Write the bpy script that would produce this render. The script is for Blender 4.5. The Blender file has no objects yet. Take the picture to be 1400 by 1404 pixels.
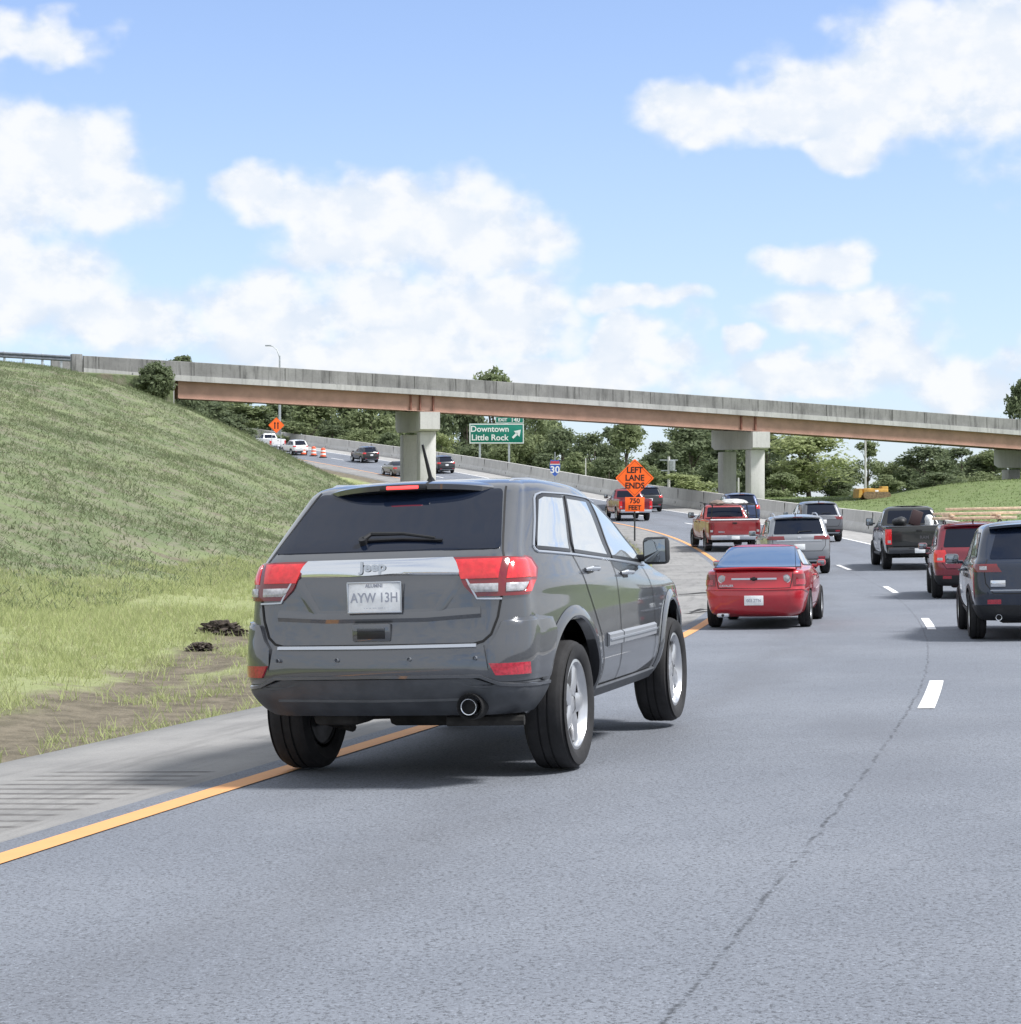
import bpy, bmesh, math, random
import numpy as np
from mathutils import Vector, Matrix
rad = math.radians
random.seed(7); RNG = np.random.default_rng(7)
scene = bpy.context.scene
COL = scene.collection

# ---------------------------------------------------------------- camera
cam_d = bpy.data.cameras.new("camera"); cam = bpy.data.objects.new("camera", cam_d); COL.objects.link(cam)
cam.location = (0, 0, 1.54); cam.rotation_euler = (rad(90), 0, 0)
cam_d.sensor_fit = 'HORIZONTAL'; cam_d.sensor_width = 36; cam_d.lens = 36 * 2640 / 1400
cam_d.shift_y = 3 / 1400
cam_d.clip_start = 0.1; cam_d.clip_end = 6000
scene.camera = cam

# ---------------------------------------------------------------- exposure
vs = scene.view_settings
vs.view_transform = 'Standard'; vs.look = 'None'; vs.gamma = 1; vs.use_curve_mapping = False
vs.exposure = 1.25

# ---------------------------------------------------------------- sun
SUN_AZ, SUN_EL = 106.0, 54.0            # degrees, azimuth clockwise from straight ahead
sd = bpy.data.lights.new("sun", 'SUN'); sd.energy = 2.35; sd.angle = rad(11.0); sd.color = (1, .975, .94)
sun = bpy.data.objects.new("sun", sd); COL.objects.link(sun)
sdir = Vector((math.sin(rad(SUN_AZ)) * math.cos(rad(SUN_EL)), math.cos(rad(SUN_AZ)) * math.cos(rad(SUN_EL)), math.sin(rad(SUN_EL))))
sun.rotation_euler = sdir.to_track_quat('Z', 'Y').to_euler(); sun.location = sdir * 60

# ---------------------------------------------------------------- sky with clouds
class NT:
    """small helper to wire shader nodes"""
    def __init__(s, tree): s.t = tree
    def n(s, typ, **kw):
        nd = s.t.nodes.new(typ)
        for k, v in kw.items(): setattr(nd, k, v)
        return nd
    def put(s, sock, v):
        if isinstance(v, bpy.types.NodeSocket): s.t.links.new(v, sock)
        elif v is not None: sock.default_value = v
    def m(s, op, a, b=None, c=None, clamp=False):
        nd = s.n('ShaderNodeMath', operation=op); nd.use_clamp = clamp
        s.put(nd.inputs[0], a); s.put(nd.inputs[1], b)
        if c is not None: s.put(nd.inputs[2], c)
        return nd.outputs[0]
    def noise(s, vec, scale, detail=4, rough=.55, dim='3D', dist=0):
        nd = s.n('ShaderNodeTexNoise'); nd.noise_dimensions = dim
        s.put(nd.inputs['Vector'], vec); nd.inputs['Scale'].default_value = scale
        nd.inputs['Detail'].default_value = detail; nd.inputs['Roughness'].default_value = rough
        nd.inputs['Distortion'].default_value = dist
        return nd.outputs['Fac']
    def ramp(s, v, lo, hi, a=0., b=1., smooth=True):
        nd = s.n('ShaderNodeMapRange'); nd.interpolation_type = 'SMOOTHSTEP' if smooth else 'LINEAR'
        s.put(nd.inputs[0], v)
        for i, x in enumerate((lo, hi, a, b)): s.put(nd.inputs[1 + i], x)
        return nd.outputs[0]
    def mix(s, f, a, b, mode='MIX'):
        nd = s.n('ShaderNodeMix', data_type='RGBA', blend_type=mode)
        s.put(nd.inputs[0], f)
        for sock, v in ((nd.inputs[6], a), (nd.inputs[7], b)):
            if isinstance(v, tuple): v = (*v, 1) if len(v) == 3 else v
            s.put(sock, v)
        return nd.outputs[2]
    def sep(s, v):
        nd = s.n('ShaderNodeSeparateXYZ'); s.put(nd.inputs[0], v); return nd.outputs
    def comb(s, x, y, z=0.):
        nd = s.n('ShaderNodeCombineXYZ'); s.put(nd.inputs[0], x); s.put(nd.inputs[1], y); s.put(nd.inputs[2], z); return nd.outputs[0]

world = bpy.data.worlds.new("World"); scene.world = world; world.use_nodes = True
wt = world.node_tree; wt.nodes.clear(); W = NT(wt)
sky = W.n('ShaderNodeTexSky', sky_type='NISHITA'); sky.sun_disc = False
sky.sun_elevation = rad(SUN_EL); sky.sun_rotation = rad(SUN_AZ); sky.air_density = 1.0; sky.dust_density = 0.6; sky.ozone_density = 2.0
geo = W.n('ShaderNodeTexCoord').outputs['Generated']
dx, dy, dz = W.sep(geo)
DEG = 180 / math.pi
az = W.m('MULTIPLY', W.m('ARCTAN2', dx, dy), DEG)
el = W.m('MULTIPLY', W.m('ARCSINE', dz), DEG)
cvec = W.comb(az, W.m('MULTIPLY', el, 1.25), 0.)
def px2az(x): return math.degrees(math.atan((x - 700) / 2640))
def py2el(y): return math.degrees(math.atan((705 - y) / 2640))
# cumulus heads: (x, y, half-width, half-height) of each head as seen in the photo, turned into sky angles
CLOUDS = [(50, 75, 95, 42), (-30, 250, 190, 120), (70, 225, 130, 90), (150, 285, 95, 55), (20, 400, 170, 105), (170, 455, 140, 65),
          (345, 270, 55, 52), (430, 290, 95, 62), (560, 300, 160, 72), (670, 330, 130, 75), (480, 330, 150, 60),
          (360, 440, 120, 75), (560, 420, 190, 80), (690, 440, 130, 75), (520, 490, 260, 60), (800, 520, 200, 45),
          (880, 470, 85, 58), (860, 405, 85, 22), (1110, 365, 95, 34), (1150, 430, 130, 48), (1210, 490, 120, 65), (1020, 465, 40, 22),
          (1330, 530, 90, 55), (1100, 520, 160, 40),
          (960, 160, 130, 48), (1080, 150, 110, 75), (1180, 150, 120, 85), (1280, 100, 150, 115), (1390, 110, 140, 120), (1160, 205, 60, 35),
          (1500, 250, 120, 90), (1650, 480, 220, 100), (-250, 430, 220, 150), (1700, 90, 200, 120), (-450, 150, 200, 110)]
warp = W.noise(cvec, .42, 3, .5)
warp2 = W.noise(W.comb(W.m('ADD', az, 40.), W.m('MULTIPLY', el, 1.25)), .42, 3, .5)
azw = W.m('ADD', az, W.m('MULTIPLY', W.m('SUBTRACT', warp, .5), 3.0))
elw = W.m('ADD', el, W.m('MULTIPLY', W.m('SUBTRACT', warp2, .5), 2.0))
field = None; shade = None
for (x, y, hw, hh) in CLOUDS:
    a0, e0 = px2az(x), py2el(y); sa, se = hw / 46.0, hh / 46.0
    ua = W.m('MULTIPLY', W.m('SUBTRACT', azw, a0), 1 / sa); ue = W.m('MULTIPLY', W.m('SUBTRACT', elw, e0), 1 / se)
    q = W.m('SUBTRACT', 1., W.m('SQRT', W.m('ADD', W.m('MULTIPLY', ua, ua), W.m('MULTIPLY', ue, ue))))
    field = q if field is None else W.m('SMOOTH_MAX', field, q, .18)
# the rest of the dome: unseen clouds added for bright reflections, outside the view
dome = W.m('SUBTRACT', W.m('MULTIPLY', W.noise(geo, 2.6, 5, .6), 3.2), 1.05)
away = W.ramp(W.m('ADD', W.m('ABSOLUTE', az), el), 24., 36.)
field = W.m('MAXIMUM', field, W.m('SUBTRACT', dome, W.m('MULTIPLY', W.m('SUBTRACT', 1., away), 3.)))
fb = W.noise(cvec, .55, 7, .47)
fine = W.m('MULTIPLY', W.m('SUBTRACT', fb, .5), 1.7)
dens = W.m('ADD', W.m('MULTIPLY', field, 1.35), W.m('MULTIPLY', fine, .95))
mask = W.ramp(dens, -.06, .62)
lowhaze = W.m('ADD', W.ramp(el, 0., 17., .42, .10), W.ramp(el, 15., 40., .08, .22))
inner = W.noise(W.comb(az, W.m('ADD', W.m('MULTIPLY', el, 1.3), 12.)), .8, 5, .55)
shadef = W.m('MULTIPLY', W.ramp(dens, .15, 1.1, .9, .35), W.ramp(inner, .38, .62))
CLW = (6.8, 6.92, 7.1); CLS = (4.8, 5.55, 6.6); SKYTINT = (1.0, 1.0, 1.0)
ccol = W.mix(shadef, CLW, CLS)
skyc = W.mix(1., sky.outputs[0], (1.15, 1.22, 1.47), 'MULTIPLY')
skyc = W.mix(lowhaze, skyc, (5.0, 5.8, 6.75))
skyf = W.mix(W.m('MULTIPLY', mask, .96), skyc, ccol)
bg = W.n('ShaderNodeBackground'); bg.inputs['Strength'].default_value = .06
W.put(bg.inputs[0], skyf)
wo = W.n('ShaderNodeOutputWorld'); wt.links.new(bg.outputs[0], wo.inputs[0])

# ---------------------------------------------------------------- materials
def new_mat(name):
    m = bpy.data.materials.new(name); m.use_nodes = True
    t = m.node_tree; b = t.nodes['Principled BSDF']; return m, NT(t), b
def mat(name, col, rough=.5, metal=0., coat=0., spec=.5, noise=None, bump=None, emit=None, ior=None):
    """principled surface; noise=(scale, amount) mottles the colour, bump=(scale, strength, distance)"""
    m, N, b = new_mat(name)
    b.inputs['Roughness'].default_value = rough; b.inputs['Metallic'].default_value = metal
    b.inputs['Coat Weight'].default_value = coat; b.inputs['Coat Roughness'].default_value = .03
    b.inputs['Specular IOR Level'].default_value = spec
    if ior: b.inputs['IOR'].default_value = ior
    co = N.n('ShaderNodeTexCoord').outputs['Object']
    if noise:
        f = N.noise(co, noise[0], 5, .6)
        k = noise[1]
        N.put(b.inputs['Base Color'], N.mix(N.ramp(f, .3, .7), tuple(c * (1 - k) for c in col), tuple(min(1, c * (1 + k)) for c in col)))
    else: b.inputs['Base Color'].default_value = (*col, 1)
    if bump:
        bn = N.n('ShaderNodeBump'); bn.inputs['Strength'].default_value = bump[1]; bn.inputs['Distance'].default_value = bump[2]
        N.put(bn.inputs['Height'], N.noise(co, bump[0], 5, .6)); N.put(b.inputs['Normal'], bn.outputs[0])
    if emit: b.inputs['Emission Color'].default_value = (*emit[:3], 1); b.inputs['Emission Strength'].default_value = emit[3]
    return m
def paint(name, col, metal=.35, rough=.32, dust=.10):
    """car paint: base coat with road dust gathering low on the body, under clear lacquer"""
    m, N, b = new_mat(name)
    co = N.n('ShaderNodeTexCoord').outputs['Object']; z = N.sep(co)[2]
    f = N.noise(co, 3.5, 6, .65)
    d = N.m('MULTIPLY', N.ramp(z, .25, .85, 1., .25), N.m('MULTIPLY', N.ramp(f, .3, .75), dust * 3), clamp=True)
    N.put(b.inputs['Base Color'], N.mix(d, col, (.20, .19, .175)))
    N.put(b.inputs['Metallic'], N.m('MULTIPLY', N.m('SUBTRACT', 1., d), metal))
    N.put(b.inputs['Roughness'], N.m('ADD', rough, N.m('MULTIPLY', d, .4)))
    N.put(b.inputs['Coat Weight'], N.m('SUBTRACT', 1., N.m('MULTIPLY', d, .8)))
    b.inputs['Coat Roughness'].default_value = .035
    return m
M = {}
M['tyre'] = mat('tyre rubber', (.016, .016, .018), .8, bump=(60, .3, .004), noise=(8, .35))
M['black'] = mat('black plastic', (.014, .015, .018), .55, noise=(20, .2))
M['satin_black'] = mat('satin black trim', (.01, .01, .012), .3)
M['under'] = mat('underbody grime', (.022, .021, .02), .9, noise=(9, .5))
M['alloy'] = mat('alloy wheel', (.62, .63, .65), .28, .85, noise=(6, .12))
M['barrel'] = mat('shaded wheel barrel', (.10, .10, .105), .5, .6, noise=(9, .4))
M['alloy_dark'] = mat('dark alloy wheel', (.12, .12, .13), .35, .7)
M['chrome'] = mat('chrome', (.72, .74, .77), .12, 1.)
M['silver_trim'] = mat('silver trim', (.52, .55, .60), .3, .8)
M['glass_dark'] = mat('tinted rear glass', (.006, .010, .022), .04, spec=.32)
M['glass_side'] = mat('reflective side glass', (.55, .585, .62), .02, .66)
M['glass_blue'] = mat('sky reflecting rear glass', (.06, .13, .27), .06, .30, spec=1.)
M['mirror'] = mat('mirror glass', (.30, .33, .35), .04, 1.)
M['red_lens'] = mat('red lamp lens', (.42, .012, .018), .12, coat=1., noise=(26, .25), emit=(.9, .02, .02, .12))
M['red_dark'] = mat('dark red lamp lens', (.16, .006, .010), .12, coat=1.)
M['red_lit'] = mat('lit brake lamp', (.6, .02, .02), .2, coat=1., emit=(1, .05, .05, 1.3))
M['lens_white'] = mat('clear lamp lens', (.42, .42, .44), .2, .2, coat=1., noise=(40, .25))
M['lens_amber'] = mat('amber lamp lens', (.7, .22, .05), .2, coat=1.)
M['reflector'] = mat('red reflector', (.36, .015, .035), .2, coat=1., noise=(60, .3))
M['plate'] = mat('plate white', (.82, .84, .86), .4, noise=(25, .08))
M['plate_ink'] = mat('plate ink', (.36, .38, .45), .5)
M['gap'] = mat('shut line shadow gap', (.006, .006, .007), .7)
M['mould'] = mat('satin grey moulding', (.30, .315, .34), .35, .4)
M['headlamp'] = mat('headlamp', (.6, .62, .65), .1, .3, coat=1.)

# ---------------------------------------------------------------- mesh building
class MB:
    def __init__(s): s.v = []; s.f = []; s.mi = []; s.k = 0
    def add(s, vs, fs, k=None):
        o = len(s.v); s.v += [tuple(p) for p in vs]; s.f += [tuple(i + o for i in f) for f in fs]
        s.mi += [s.k if k is None else k] * len(fs); return s
    def box(s, c, d, rot=None, k=None, taper=1.0):
        hx, hy, hz = d[0] / 2, d[1] / 2, d[2] / 2
        vs = []
        for z, q in ((-hz, 1.), (hz, taper)):
            for x, y in ((-hx, -hy), (hx, -hy), (hx, hy), (-hx, hy)): vs.append(Vector((x * q, y * q, z)))
        if rot is not None:
            R = rot if isinstance(rot, Matrix) else Matrix.Rotation(rot, 3, 'Z'); vs = [R @ p for p in vs]
        vs = [p + Vector(c) for p in vs]
        return s.add(vs, [(3, 2, 1, 0), (4, 5, 6, 7), (0, 1, 5, 4), (1, 2, 6, 5), (2, 3, 7, 6), (3, 0, 4, 7)], k)
    def rbox(s, c, d, r=.02, rot=None, k=None):
        """box with chamfered vertical and horizontal edges"""
        bm = bmesh.new(); bmesh.ops.create_cube(bm, size=1)
        for v in bm.verts: v.co = Vector((v.co.x * d[0], v.co.y * d[1], v.co.z * d[2]))
        bmesh.ops.bevel(bm, geom=bm.edges[:], offset=min(r, min(d) * .45), segments=2, affect='EDGES', profile=.5)
        R = (rot if isinstance(rot, Matrix) else Matrix.Rotation(rot, 3, 'Z')) if rot is not None else Matrix.Identity(3)
        bm.verts.index_update()
        vs = [R @ v.co + Vector(c) for v in bm.verts]; fs = [[v.index for v in f.verts] for f in bm.faces]; bm.free()
        return s.add(vs, fs, k)
    def tube(s, pts, r, n=8, cap=True, k=None):
        pts = [Vector(p) for p in pts]; rs = r if isinstance(r, (list, tuple)) else [r] * len(pts)
        vs = []; fs = []; up = None
        for i, p in enumerate(pts):
            d = (pts[min(i + 1, len(pts) - 1)] - pts[max(i - 1, 0)]).normalized()
            if up is None:
                up = Vector((0, 0, 1)) if abs(d.z) < .9 else Vector((1, 0, 0))
            a = d.cross(up).normalized(); b = a.cross(d).normalized(); up = b
            for j in range(n):
                t = 2 * math.pi * j / n; vs.append(p + a * (rs[i] * math.cos(t)) + b * (rs[i] * math.sin(t)))
        for i in range(len(pts) - 1):
            for j in range(n):
                j2 = (j + 1) % n; fs.append((i * n + j, i * n + j2, (i + 1) * n + j2, (i + 1) * n + j))
        if cap: fs.append(tuple(range(n))[::-1]); fs.append(tuple((len(pts) - 1) * n + j for j in range(n)))
        return s.add(vs, fs, k)
    def lathe(s, prof, c=(0, 0, 0), axis='Y', n=32, k=None, closed=False):
        """prof: (radius, along-axis) pairs"""
        vs = []; fs = []; m = len(prof)
        for j in range(n):
            t = 2 * math.pi * j / n; ca, sa = math.cos(t), math.sin(t)
            for r, h in prof:
                p = (r * ca, h, r * sa) if axis == 'Y' else ((r * ca, r * sa, h) if axis == 'Z' else (h, r * ca, r * sa))
                vs.append((p[0] + c[0], p[1] + c[1], p[2] + c[2]))
        for j in range(n):
            j2 = (j + 1) % n
            for i in range(m - 1): fs.append((j * m + i, j * m + i + 1, j2 * m + i + 1, j2 * m + i))
            if closed: fs.append((j * m + m - 1, j * m, j2 * m, j2 * m + m - 1))
        return s.add(vs, fs, k)
    def grid(s, rows, k=None, close=False):
        n = len(rows[0]); vs = [p for r in rows for p in r]; fs = []
        for i in range(len(rows) - 1):
            for j in range(n if close else n - 1):
                j2 = (j + 1) % n; fs.append((i * n + j, i * n + j2, (i + 1) * n + j2, (i + 1) * n + j))
        return s.add(vs, fs, k)
    def prism(s, poly, a, b, k=None):
        """poly: 3-D points of one face, swept from offset a to offset b (vectors)"""
        n = len(poly); A = [Vector(p) + Vector(a) for p in poly]; B = [Vector(p) + Vector(b) for p in poly]
        fs = [tuple(range(n))[::-1], tuple(range(n, 2 * n))] + [(i, (i + 1) % n, n + (i + 1) % n, n + i) for i in range(n)]
        return s.add(A + B, fs, k)
    def build(s, name, mats, parent=None, smooth=35, recalc=True, loc=None):
        me = bpy.data.meshes.new(name); me.from_pydata(s.v, [], s.f)
        mats = mats if isinstance(mats, (list, tuple)) else [mats]
        for m_ in mats: me.materials.append(m_)
        if len(mats) > 1: me.polygons.foreach_set('material_index', s.mi)
        if recalc:
            bm = bmesh.new(); bm.from_mesh(me); bmesh.ops.recalc_face_normals(bm, faces=bm.faces[:]); bm.to_mesh(me); bm.free()
        if smooth:
            me.polygons.foreach_set('use_smooth', [True] * len(me.polygons)); me.set_sharp_from_angle(angle=rad(smooth))
        me.update()
        o = bpy.data.objects.new(name, me); COL.objects.link(o)
        if parent is not None: o.parent = parent
        if loc is not None: o.location = loc
        return o
def tag(o, label=None, cat=None, group=None, kind=None):
    if label: o['label'] = label
    if cat: o['category'] = cat
    if group: o['group'] = group
    if kind: o['kind'] = kind
    return o
def empty(name, loc=(0, 0, 0), rz=0.):
    o = bpy.data.objects.new(name, None); COL.objects.link(o); o.location = loc; o.rotation_euler = (0, 0, rz); o.empty_display_size = .3
    return o
def copy_tree(o, parent=None):
    c = o.copy(); COL.objects.link(c); c.parent = parent
    for ch in list(o.children): copy_tree(ch, c)
    return c
def text_geo(body, size, bold=0., align='CENTER', wide=1.0):
    """flat letter faces in the XY plane (x right, y up)"""
    cu = bpy.data.curves.new('lettering', 'FONT'); cu.body = body; cu.size = size; cu.align_x = align; cu.align_y = 'CENTER'; cu.offset = bold; cu.resolution_u = 3
    o = bpy.data.objects.new('lettering', cu); COL.objects.link(o)
    dg = bpy.context.evaluated_depsgraph_get(); me = bpy.data.meshes.new_from_object(o.evaluated_get(dg))
    vs = [(v.co.x * wide, v.co.y) for v in me.vertices]; fs = [tuple(p.vertices) for p in me.polygons]
    bpy.data.objects.remove(o); bpy.data.meshes.remove(me); bpy.data.curves.remove(cu)
    return vs, fs
def put_text(mb, body, size, origin, right, up, bold=0., align='CENTER', wide=1., k=None):
    vs, fs = text_geo(body, size, bold, align, wide); O_, R_, U_ = Vector(origin), Vector(right), Vector(up)
    mb.add([O_ + R_ * x + U_ * y for x, y in vs], fs, k)
# ================================================================ the road: a left-hand curve climbing away
SK = np.array([-10, 10, 25, 45, 65, 90, 120, 150, 185, 225, 270.])
ZK = np.array([-.190, -.0463, -.2722, -.3593, -.192, .5305, 1.3767, 2.6967, 5.2882, 8.6288, 12.7386])
EK = np.array([.0386, .0385, .0219, .0192, .0199, .0079, .0132, .0250, .0418, .0423, .0408])
X0, H0, K0, K1, LANE, WALL_T = -5.0568, .3174967, .0040996, -3.9e-6, 3.7073, 9.87
DS = .5; SS = np.arange(-90, 620 + DS, DS)
def _herm(x, xk, yk):
    m = np.gradient(yk, xk); xc = np.clip(x, xk[0], xk[-1])
    i = np.clip(np.searchsorted(xk, xc) - 1, 0, len(xk) - 2); h = xk[i + 1] - xk[i]; t = (xc - xk[i]) / h
    y = (2*t**3-3*t**2+1)*yk[i] + (t**3-2*t**2+t)*h*m[i] + (-2*t**3+3*t**2)*yk[i+1] + (t**3-t**2)*h*m[i+1]
    return y
_sc = np.clip(SS, -10, 300)
_hd = H0 - (K0 * _sc + K1 * _sc**2 / 2)
_i0 = int(np.argmin(abs(SS)))
_cx = np.concatenate([[0], np.cumsum((np.sin(_hd)[1:] + np.sin(_hd)[:-1]) / 2 * DS)]); _cy = np.concatenate([[0], np.cumsum((np.cos(_hd)[1:] + np.cos(_hd)[:-1]) / 2 * DS)])
RX = _cx - _cx[_i0] + X0; RY = _cy - _cy[_i0]
RZ = _herm(SS, SK, ZK) + np.where(SS > 270, (SS - 270) * .04 * np.exp(-np.maximum(SS - 270, 0) / 80), 0)
RE = _herm(SS, SK, EK)
def at(s, arr): return np.interp(s, SS, arr)
def road_z(s, t): return at(s, RZ) + at(s, RE) * np.clip(t, -3, 12)
def RP(s, t, dz=0.):
    h = at(s, _hd); return Vector((float(at(s, RX) + t * np.cos(h)), float(at(s, RY) - t * np.sin(h)), float(road_z(s, t) + dz)))
def heading(s): return float(at(s, _hd))
def st_of(x, y):
    j = int(np.argmin((RX - x)**2 + (RY - y)**2)); h = _hd[j]
    dx_, dy_ = x - RX[j], y - RY[j]
    return float(SS[j] + dx_ * math.sin(h) + dy_ * math.cos(h)), float(dx_ * math.cos(h) - dy_ * math.sin(h))
def sstep(x, a=0., b=1.):
    x = np.clip((np.asarray(x, float) - a) / (b - a), 0, 1); return x * x * (3 - 2 * x)
def softplus(x): return np.log1p(np.exp(np.clip(x, -40, 40)))
SH_L, SH_R = -2.25, WALL_T + .62
def ground_z(s, t):
    s = np.asarray(s, float); t = np.asarray(t, float)
    zr = at(s, RZ); e = at(s, RE)
    inside = zr + e * np.clip(t, SH_L, SH_R) - .07
    u = SH_L - t
    g = 1/2.8 + (1/2.08 - 1/2.8) * sstep(s, 82, 110) - (1/2.08 - 1/4.6) * sstep(s, 124, 150)
    rise = .42 * sstep(u, .3, 8.5) + g * 1.1 * softplus((u - 9.2) / 1.1) + .05 * np.sin(s * .9 + t * 1.7) * sstep(u, .5, 3) + .07 * np.sin(s * .31 - t * .8) * sstep(u, 2, 8)
    lft = zr + e * SH_L - .03 + rise
    hh = at(s, _hd); gx = at(s, RX) + t * np.cos(hh); gy = at(s, RY) - t * np.sin(hh); gL = (gx + 19.5) * -.4440 + (gy - 112) * .8960; gK = ((gx + 19.5) * .8960 + (gy - 112) * .4440)
    dip = 1.0 * np.exp(-((gK + 2.6) / 2.8)**2 - ((gL + .6) / 2.6)**2)
    cap = np.clip(1.35 + .0775 * s, 1.8, 10.15) + .012 * np.clip(u - 25, 0, 60); kk = 1.1
    lft = -kk * np.log(np.exp(-np.clip(lft, -20, 40) / kk) + np.exp(-cap / kk)) - dip
    v = t - SH_R
    zw = zr + e * SH_R; zw = zw + (np.minimum(zw, 2.5) - zw) * sstep(v, .8, 12)
    rgt = zw + .25 * sstep(v, 0, 2) + 1.75 * sstep(v, 7, 26) * (1 - .9 * sstep(gL, .5, 11)) + .06 * np.sin(s * .23 + t * .5) * sstep(v, 2, 8)
    return np.where(t < SH_L, lft, np.where(t > SH_R, rgt, inside))
def ground_at(x, y):
    s, t = st_of(x, y); return float(ground_z(s, t))

def mesh_np(name, V, F, mats, kind=None, uv=None, smooth=True, parent=None):
    me = bpy.data.meshes.new(name); V = np.asarray(V, np.float32); F = np.asarray(F, np.int32); n = F.shape[1]
    me.vertices.add(len(V)); me.vertices.foreach_set('co', V.ravel())
    me.loops.add(F.size); me.loops.foreach_set('vertex_index', F.ravel())
    me.polygons.add(len(F)); me.polygons.foreach_set('loop_start', np.arange(0, F.size, n, dtype=np.int32))
    me.polygons.foreach_set('use_smooth', np.full(len(F), smooth))
    if uv is not None:
        l = me.uv_layers.new(name='st'); l.data.foreach_set('uv', np.asarray(uv, np.float32)[F.ravel()].ravel())
    for m_ in (mats if isinstance(mats, (list, tuple)) else [mats]): me.materials.append(m_)
    me.update(calc_edges=True); me.validate()
    o = bpy.data.objects.new(name, me); COL.objects.link(o)
    if kind: o['kind'] = kind
    if parent is not None: o.parent = parent
    return o
def grid_faces(nr, nc):
    i = np.arange(nr - 1)[:, None] * nc + np.arange(nc - 1)[None]
    return np.stack([i, i + 1, i + nc + 1, i + nc], -1).reshape(-1, 4)
def st_sheet(name, ss, ts, zf, m, kind='structure'):
    S_, T_ = np.meshgrid(ss, ts, indexing='ij'); h = at(S_, _hd)
    V = np.stack([at(S_, RX) + T_ * np.cos(h), at(S_, RY) - T_ * np.sin(h), zf(S_, T_)], -1).reshape(-1, 3)
    return mesh_np(name, V, grid_faces(len(ss), len(ts))[:, ::-1], m, kind, np.stack([S_, T_], -1).reshape(-1, 2))

# ---- ground materials
def stuv(N):
    nd = N.n('ShaderNodeUVMap'); nd.uv_map = 'st'; return N.sep(nd.outputs[0])
def asphalt_mat():
    m, N, b = new_mat('worn asphalt')
    gp = N.n('ShaderNodeNewGeometry').outputs['Position']; s_, t_, _ = stuv(N)
    grain = N.noise(gp, 58, 3, .85); grain2 = N.noise(gp, 66, 2, .7); big = N.noise(gp, .35, 4, .6); mid = N.noise(gp, 2.2, 5, .65)
    vor = N.n('ShaderNodeTexVoronoi'); N.put(vor.inputs['Vector'], gp); vor.inputs['Scale'].default_value = 46
    base = N.mix(N.ramp(big, .35, .65), (.160, .176, .208), (.190, .207, .240))
    base = N.mix(N.m('MULTIPLY', N.ramp(mid, .45, .8), .35), base, (.140, .152, .180))
    # wheel tracks polished paler, oil strip darker between them
    tl = N.m('MULTIPLY', N.m('FRACT', N.m('DIVIDE', t_, LANE)), LANE)
    oil = N.ramp(N.m('ABSOLUTE', N.m('SUBTRACT', tl, LANE / 2)), 0., .85, .55, 0.)
    oil = N.m('MULTIPLY', oil, N.ramp(N.noise(N.comb(N.m('MULTIPLY', s_, .25), t_), 1.3, 4, .6), .3, .65))
    base = N.mix(oil, base, (.125, .132, .150))
    dark = N.ramp(grain, .38, .50, .95, 0.); base = N.mix(dark, base, (.070, .075, .088))
    lite = N.ramp(grain2, .56, .70, 0., .5); base = N.mix(lite, base, (.29, .32, .375))
    st_ = N.m('MULTIPLY', N.ramp(N.noise(N.comb(N.m('MULTIPLY', s_, .35), t_), .42, 3, .5), .54, .72), .38); base = N.mix(st_, base, (.115, .122, .142))
    # construction seam on the lane line
    seam = N.m('ABSOLUTE', N.m('SUBTRACT', N.m('ADD', t_, N.m('MULTIPLY', N.m('SUBTRACT', N.noise(gp, 3.5, 4, .6), .5), .10)), LANE - .09))
    sm = N.m('MULTIPLY', N.ramp(seam, .003, .018, .7, 0.), N.m('MULTIPLY', N.ramp(N.noise(gp, 7, 3, .7), .38, .56), N.ramp(N.noise(gp, 40, 2, .7), .40, .52)))
    base = N.mix(sm, base, (.028, .03, .035))
    b.inputs['Roughness'].default_value = .82; b.inputs['Specular IOR Level'].default_value = .35
    N.put(b.inputs['Base Color'], base)
    bn = N.n('ShaderNodeBump'); bn.inputs['Strength'].default_value = .55; bn.inputs['Distance'].default_value = .008
    N.put(bn.inputs['Height'], N.m('SUBTRACT', N.m('ADD', grain, N.m('MULTIPLY', vor.outputs[0], .5)), sm)); N.put(b.inputs['Normal'], bn.outputs[0])
    return m
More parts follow.
